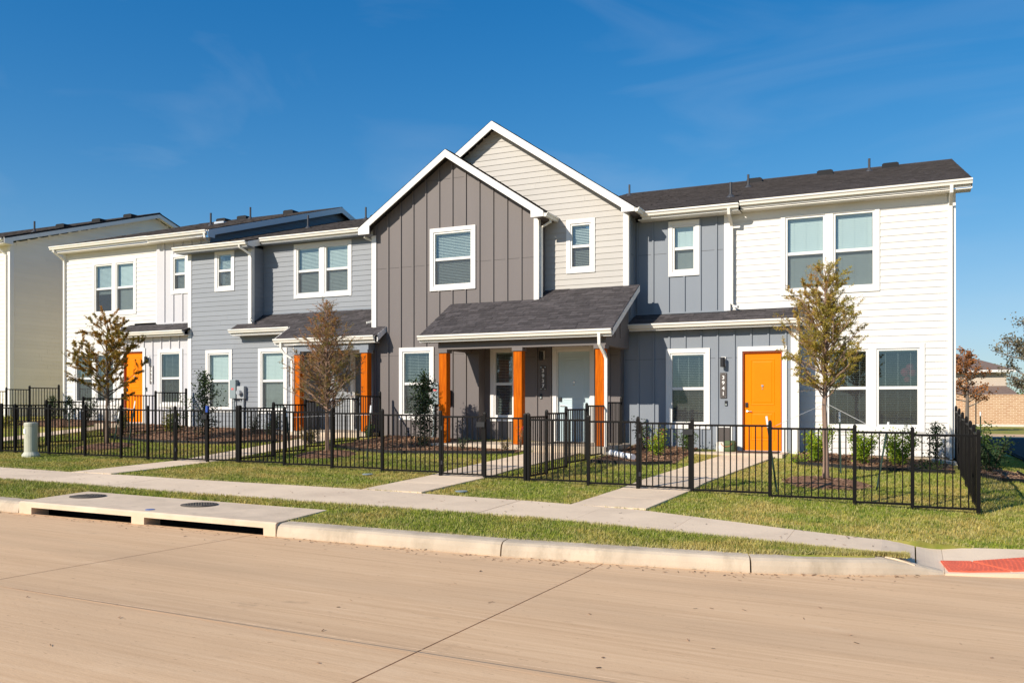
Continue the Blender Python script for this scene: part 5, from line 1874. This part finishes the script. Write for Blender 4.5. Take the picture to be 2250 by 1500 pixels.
def basket():
    x, y, z = -4.08, 21.72, .82
    r_ = root('basket', (x, y, z), 'green woven basket with a rope handle on the step by the right-hand orange door', 'basket')
    MB().lathe((x, y, z), [(.12, 0), (.15, .05), (.155, .2), (.135, .27), (.12, .275)], 18).build('body', 'basket_green', r_)
    MB().tube([(x - .06 + .13 * math.cos(t), y - .15, z + .22 - .09 * math.sin(t)) for t in np.linspace(0, math.pi, 8)], .01, 6).build('handle', 'terracotta', r_)
    q = root('paper_bag', (-4.32, 21.75, z), 'small cream bag standing left of the green basket', 'bag')
    MB().prism([(-4.42, z), (-4.22, z), (-4.225, z + .22), (-4.25, z + .24), (-4.39, z + .24), (-4.415, z + .22)], 21.68, 21.82, 'y').build('sack', 'bag_cream', q, bevel=.01)
    MB().box(-4.36, -4.28, 21.672, 21.6795, z + .06, z + .15).build('print', 'tip_white', q)
basket()
tag(MB().box(-3.85, -2.9, 21.35, 21.98, .821, .838).build('doormat', 'mat_brown', bevel=.005), 'brown doormat before the right-hand orange door', 'doormat')
tag(MB().box(-8.75, -7.85, 21.0, 21.6, .976, .992).build('doormat', 'mat_brown', bevel=.005), 'brown doormat before the pale blue door', 'doormat')

def drain_hose():
    pts = [(-6.5, 19.6, .80), (-6.3, 19.4, .79), (-6.0, 19.15, .77), (-5.75, 18.98, .75)]
    r_ = root('drain_hose', (-6.1, 19.3, .75), 'white ribbed drain hose lying at the foot of the porch downspout', 'drain hose')
    m = MB()
    P = [Vector(p) for p in pts]
    path = [P[0].lerp(P[1], t / 8) for t in range(8)] + [P[1].lerp(P[2], t / 10) for t in range(10)] + [P[2].lerp(P[3], t / 9) for t in range(10)]
    path = [Vector((p.x, p.y, g(p.x, p.y) + .09)) for p in path]
    m.tube(path, [.075 if i % 2 else .055 for i in range(len(path))], 12)
    m.build('hose', 'drain_white', r_)
drain_hose()
tag(MB().prism([(.45, .66), (.98, .60), (.98, .69), (.45, .76)], 21.75, 22.15, 'y').build('splash_block', 'splash_concrete', bevel=.01), 'pale concrete splash block at the right corner of the end house', 'splash block')
for i, (x, y, lb) in enumerate(((-9.95, 14.5, 'small grey valve box lid in the grass before the cedar porch yard'), (-7.1, 13.2, 'small dark valve box lid in the grass by the pavement, between the two right walks'))):
    z = g(x, y) + .03
    tag(MB().lathe((x, y, z), [(.11, 0), (.11, .012), (.1, .016)], 16).build('valve_box', 'meter_green_grey'), lb, 'valve box')

# ------------------------------------------------------------------ grass
def in_walk(x, y):
    for (cx0, cy0), (cx1, cy1), w in (((-15.35, 12.4), (-15.4, 16.6), 1.15), ((-15.4, 16.6), (-15.6, 20.75), 1.15), ((-8.3, 12.8), (-8.25, 16.3), 1.25), ((-8.25, 16.3), (-7.9, 19.7), 1.25),
                                      ((-4.3, 12.8), (-4.15, 16.3), 1.25), ((-4.15, 16.3), (-3.5, 20.9), 1.25), ((-25.2, 12.3), (-25.1, 20.9), 1.2)):
        if cy0 <= y <= cy1:
            c = cx0 + (cx1 - cx0) * (y - cy0) / (cy1 - cy0)
            if abs(x - c) < w / 2 + .01:
                return True
    return False

def lawn(label, n, x0, x1, ya, yb, ok, blades, hgt, seed):
    rg = np.random.default_rng(seed)
    rnd = random.Random(seed)
    base = []
    while len(base) < n:
        x = rnd.uniform(x0, x1)
        lo, hi = ya(x), yb(x)
        y = rnd.uniform(lo, hi)
        if ok(x, y):
            base.append((x, y, g(x, y) - .004))
    base = np.array(base)
    tone0 = rg.random(n)
    edge = np.array([min(y - ya(x), yb(x) - y) for x, y, _ in base])
    tone0 = np.where(edge < rg.uniform(.02, .16, n), .75 + .25 * tone0, tone0 * .93)
    # dry edges along concrete
    V = []
    T = []
    for b in range(blades):
        a = rg.uniform(0, 2 * np.pi, n)
        h = hgt * rg.uniform(.5, 1.25, n)
        ln = h * rg.uniform(.25, 1.0, n)
        w = rg.uniform(.003, .0065, n)
        off = rg.normal(0, .016, (n, 2))
        p = base.copy()
        p[:, :2] += off
        dx, dy = np.cos(a), np.sin(a)
        l0 = p.copy(); l0[:, 0] -= dy * w; l0[:, 1] += dx * w
        r0 = p.copy(); r0[:, 0] += dy * w; r0[:, 1] -= dx * w
        tp = p.copy(); tp[:, 0] += dx * ln; tp[:, 1] += dy * ln; tp[:, 2] += h
        V.append(np.stack([l0, r0, tp], 1))
        T.append(np.clip(tone0 + rg.normal(0, .12, n), 0, 1))
    o = obj('grass', np_mesh('grass', np.concatenate(V), 3, 'grass_blade', np.concatenate(T)))
    tag(o, label, kind='stuff')
strip_front = lambda x: yk(x) + .26
def ok_strip(x, y):
    return not (-12.9 - .0 < x < -7.85 and y < 10.36 + .2 * (x + 12.9) / 4.9 + .02)
lawn('short grass strip between kerb and pavement', 26000, -17, -.02, strip_front, lambda x: lin(SW_F, x) + .015, ok_strip, 4, .050, 41)
lawn('short grass between pavement and front fence', 46000, -24, 3.2, lambda x: lin(SW_B, x) - .01, lambda x: 15.35, lambda x, y: not in_walk(x, y), 4, .045, 42)
ring = lambda x, y: any((x - a) ** 2 + (y - b) ** 2 < .58 for a, b in ((-1.46, 17.35), (-12.98, 17.15), (-20.4, 16.95)))
lawn('short grass inside the front yards', 46000, -25, .95, lambda x: 15.3, lambda x: 20.5, lambda x, y: not in_walk(x, y) and not ring(x, y) and not any(f(x, y) for f in BEDS), 4, .045, 43)
lawn('short grass beside the end house', 16000, 1.0, 3.38, lambda x: 15.2, lambda x: 34, lambda x, y: not BEDS[6](x, y), 4, .05, 44)

# ------------------------------------------------------------------ background on the right
bw = root('brick_wall', (10, 84, .2), 'tan brick boundary wall across the street behind the end house', 'wall')
MB().box(-12, 60, 84, 84.3, 0, 2.75).build('brickwork', 'brick_far', bw)
MB().box(-12, 60, 83.96, 84.34, 2.75, 2.85).build('coping', 'brick_far', bw)
MB().box(-12, 60, 83.95, 84.0, 0, .28).build('plinth', 'splash_concrete', bw)
for x in (4.6, 13.0):
    MB().box(x - .5, x + .5, 83.85, 84.45, 0, 2.95).build('pier', 'brick_far', bw)
    MB().box(x + .5, x + .56, 83.9, 84.0, 0, 2.8).build('expansion_joint', 'seam', bw)
fh = root('house', (4, 110, .3), 'beige two-storey house with brown hipped roof behind the brick wall', 'house')
MB().box(-12, 9.4, 106, 118, .2, 5.75).build('wall', 'far_siding', fh)
for k in range(28):
    part_box('siding_board', 'far_siding', fh, -12, 9.4, 105.96, 106.0, .4 + k * .19, .58 + k * .19)
d_ = deck(fh, 'roof', [(-13, 105.2, 5.7), (10.2, 105.2, 5.7), (4.5, 112, 8.0), (-8, 112, 8.0)], .15, 'far_roof')
deck(fh, 'hip', [(10.2, 105.2, 5.7), (10.2, 119, 5.7), (4.5, 112, 8.0)], .15, 'far_roof')
MB().box(-13, 10.2, 105.1, 105.2, 5.45, 5.7).build('fascia', 'white_trim', fh)
deck(fh, 'porch_roof', [(-12, 103.4, 3.0), (10.4, 103.4, 3.0), (9.4, 106, 4.0), (-12, 106, 4.0)], .15, 'far_roof')
MB().box(-12, 10.4, 103.3, 103.4, 2.75, 3.0).build('fascia', 'white_trim', fh)
w_ = MB().box(1.2, 2.8, 105.86, 105.95, 4.2, 5.4).build('window', 'white_trim', fh)
MB().box(1.3, 2.7, 105.82, 105.858, 4.3, 5.3).build('pane', 'glass_dark', w_)

def far_tree(label, x, y, h, spread, leaf, bark, seed, nl, ls, z0=None, low=.25, bare=.3):
    rnd = random.Random(seed)
    z0 = g(x, y) if z0 is None else z0
    t = root('tree', (x, y, z0), label, 'tree', 'trees beyond the corner')
    m = MB()
    tips = []
    top = Vector((x + rnd.uniform(-.1, .1) * spread, y, z0 + h * .9))
    base = Vector((x, y, z0 - .1))
    m.tube([base, base.lerp(top, .5) + Vector((.05 * spread, 0, 0)), top], [h * .025, h * .016, h * .004], 8)
    tr = MB()
    for k in range(26):
        f = low + (.95 - low) * rnd.random()
        a = k * 2.4
        p = base.lerp(top, f)
        ln = spread * (1 - abs(f - .5) * 1.1) * rnd.uniform(.6, 1.1)
        e = p + Vector((math.cos(a) * ln, math.sin(a) * ln, ln * rnd.uniform(.25, .7)))
        mid = p.lerp(e, .5) + Vector((0, 0, -.04 * ln))
        m.tube([p, mid, e], [h * .009, h * .006, h * .002], 5)
        for j in range(7):
            q = p.lerp(e, rnd.uniform(.35, 1))
            e2 = q + Vector((rnd.gauss(0, 1), rnd.gauss(0, 1), rnd.gauss(.5, .6))) * ln * .22
            m.tube([q, e2], [h * .0028, h * .0012], 4)
            tips.append((q, e2))
    m.build('trunk', bark, t)
    V, T = [], []
    for i in range(nl):
        q, e2 = rnd.choice(tips)
        c = q.lerp(e2, rnd.uniform(.2, 1.25)) + Vector((rnd.gauss(0, .05), rnd.gauss(0, .05), rnd.gauss(0, .05))) * spread
        d = Vector((rnd.gauss(0, 1), rnd.gauss(0, 1), rnd.gauss(0, .7))).normalized()
        s = d.cross(Vector((rnd.gauss(0, 1), rnd.gauss(0, 1), rnd.gauss(0, 1)))).normalized()
        l_ = ls * rnd.uniform(.6, 1.4)
        V.append([tuple(c - d * l_ * .5), tuple(c + s * l_ * .35), tuple(c + d * l_ * .5), tuple(c - s * l_ * .35)])
        T.append(min(1, max(0, rnd.gauss(.5, .25))))
    obj('crown', np_mesh('crown', np.array(V), 4, leaf, T), t)
far_tree('copper-leaved young tree beside the white end house, before the brick wall', 3.6, 67.8, 6.0, 1.9, 'leaf_copper', 'bark_grey', 3, 2600, .15, low=.3)
far_tree('large thin-leaved grey-brown tree at the right edge, behind the brick wall', 10.5, 92, 10.3, 3.9, 'leaf_grey', 'bark_grey', 7, 5200, .2, low=.3)
far_tree('golden-leaved small tree before the large grey tree at the right edge', 11.6, 90, 5.6, 1.9, 'leaf_yellow', 'bark_grey', 8, 1500, .2, low=.35)
def hedge(label, x, y, sx, h, seed):
    rnd = random.Random(seed)
    t = root('hedge', (x, y, .2), label, 'hedge')
    m = MB()
    for k in range(5):
        m.tube([(x + (k - 2) * sx * .3, y, .1), (x + (k - 2) * sx * .34, y, h * .8)], [.08, .03], 5)
    m.build('stems', 'bark_dark', t)
    V, T = [], []
    for i in range(2600):
        a = rnd.uniform(0, math.pi)
        f = rnd.random() ** .5
        c = Vector((x + math.cos(a) * sx * f * rnd.uniform(.85, 1.05), y + rnd.uniform(-.8, .8), .2 + h * math.sin(a) * f * rnd.uniform(.9, 1.05)))
        d = Vector((rnd.gauss(0, 1), rnd.gauss(0, 1), rnd.gauss(0, 1))).normalized()
        s = d.cross(Vector((rnd.gauss(0, 1), rnd.gauss(0, 1), 1))).normalized()
        V.append([tuple(c - d * .13), tuple(c + s * .09), tuple(c + d * .13), tuple(c - s * .09)])
        T.append(rnd.random())
    obj('foliage', np_mesh('foliage', np.array(V), 4, 'leaf_mid', T), t)
hedge('dense green hedge showing above the brick wall at the right edge', 11.5, 88, 3.6, 4.4, 5)
sp_ = root('marker_post', (3.6, 55, .1), 'thin white-tipped post standing on the verge behind the side fence', 'post')
MB().tube([(3.62, 55, .1), (3.6, 55, 1.35)], .035, 8).build('shaft', 'stake_green', sp_)
MB().tube([(3.6, 55, 1.35), (3.6, 55, 1.6)], .04, 8).build('tip', 'tip_white', sp_)

# leaf litter and grit gathered along the gutter, and fallen needles on lawn and pavement
def litter(label, n, pos, seed):
    rnd = random.Random(seed)
    V, T = [], []
    for _ in range(n):
        x, y, z = pos(rnd)
        a = rnd.uniform(0, 3.14)
        l_, w_ = rnd.uniform(.008, .03), rnd.uniform(.003, .010)
        dx, dy = math.cos(a) * l_, math.sin(a) * l_
        sx, sy = -math.sin(a) * w_, math.cos(a) * w_
        k = rnd.uniform(0, .008)
        V.append([(x - dx - sx, y - dy - sy, z), (x + dx - sx, y + dy - sy, z + k), (x + dx + sx, y + dy + sy, z + k), (x - dx + sx, y - dy + sy, z)])
        T.append(rnd.random())
    tag(obj('leaf_litter', np_mesh('leaf_litter', np.array(V), 4, 'mulch_chip', T)), label, kind='stuff')
def gutter_pos(r):
    x = r.uniform(-16, .2)
    y = yk(x) - abs(r.gauss(0, .16)) - .01
    return x, y, zroad(x, y) + .004
def road_pos(r):
    x, y = r.uniform(-13, 1), r.uniform(4.2, 9)
    return x, y, zroad(x, y) + .004
def pave_pos(r):
    x = r.uniform(-17, 0)
    y = r.uniform(lin(SW_F, x), lin(SW_B, x))
    return x, y, ramp_z(x, y) + .004
litter('bits of leaf and grit along the street gutter', 420, gutter_pos, 3)
litter('scattered specks of grit on the street', 45, road_pos, 4)
litter('scattered dead needles on the pavement', 120, pave_pos, 5)

# red ornament behind the right pane of the end house
orn = root('red_ornament', (-.05, 23.2, .8), 'red round ornament seen through the right ground-floor window of the end house', 'ornament')
om = MB()
for dx, dz, r_ in ((.02, .36, .10), (-.09, .24, .11), (.08, .22, .10), (-.04, .06, .08)):
    om.lathe((-.02 + dx, 23.2, 2.55 + dz - r_), [(r_ * math.sin(t), r_ - r_ * math.cos(t)) for t in (.15, .6, 1.05, 1.57, 2.1, 2.55, 3.0)], 12)
om.build('blooms', 'interior_red', orn)
MB().tube([(-.02, 23.2, .8), (0, 23.2, 2.5)], .012, 6).build('stem', 'stake_green', orn)
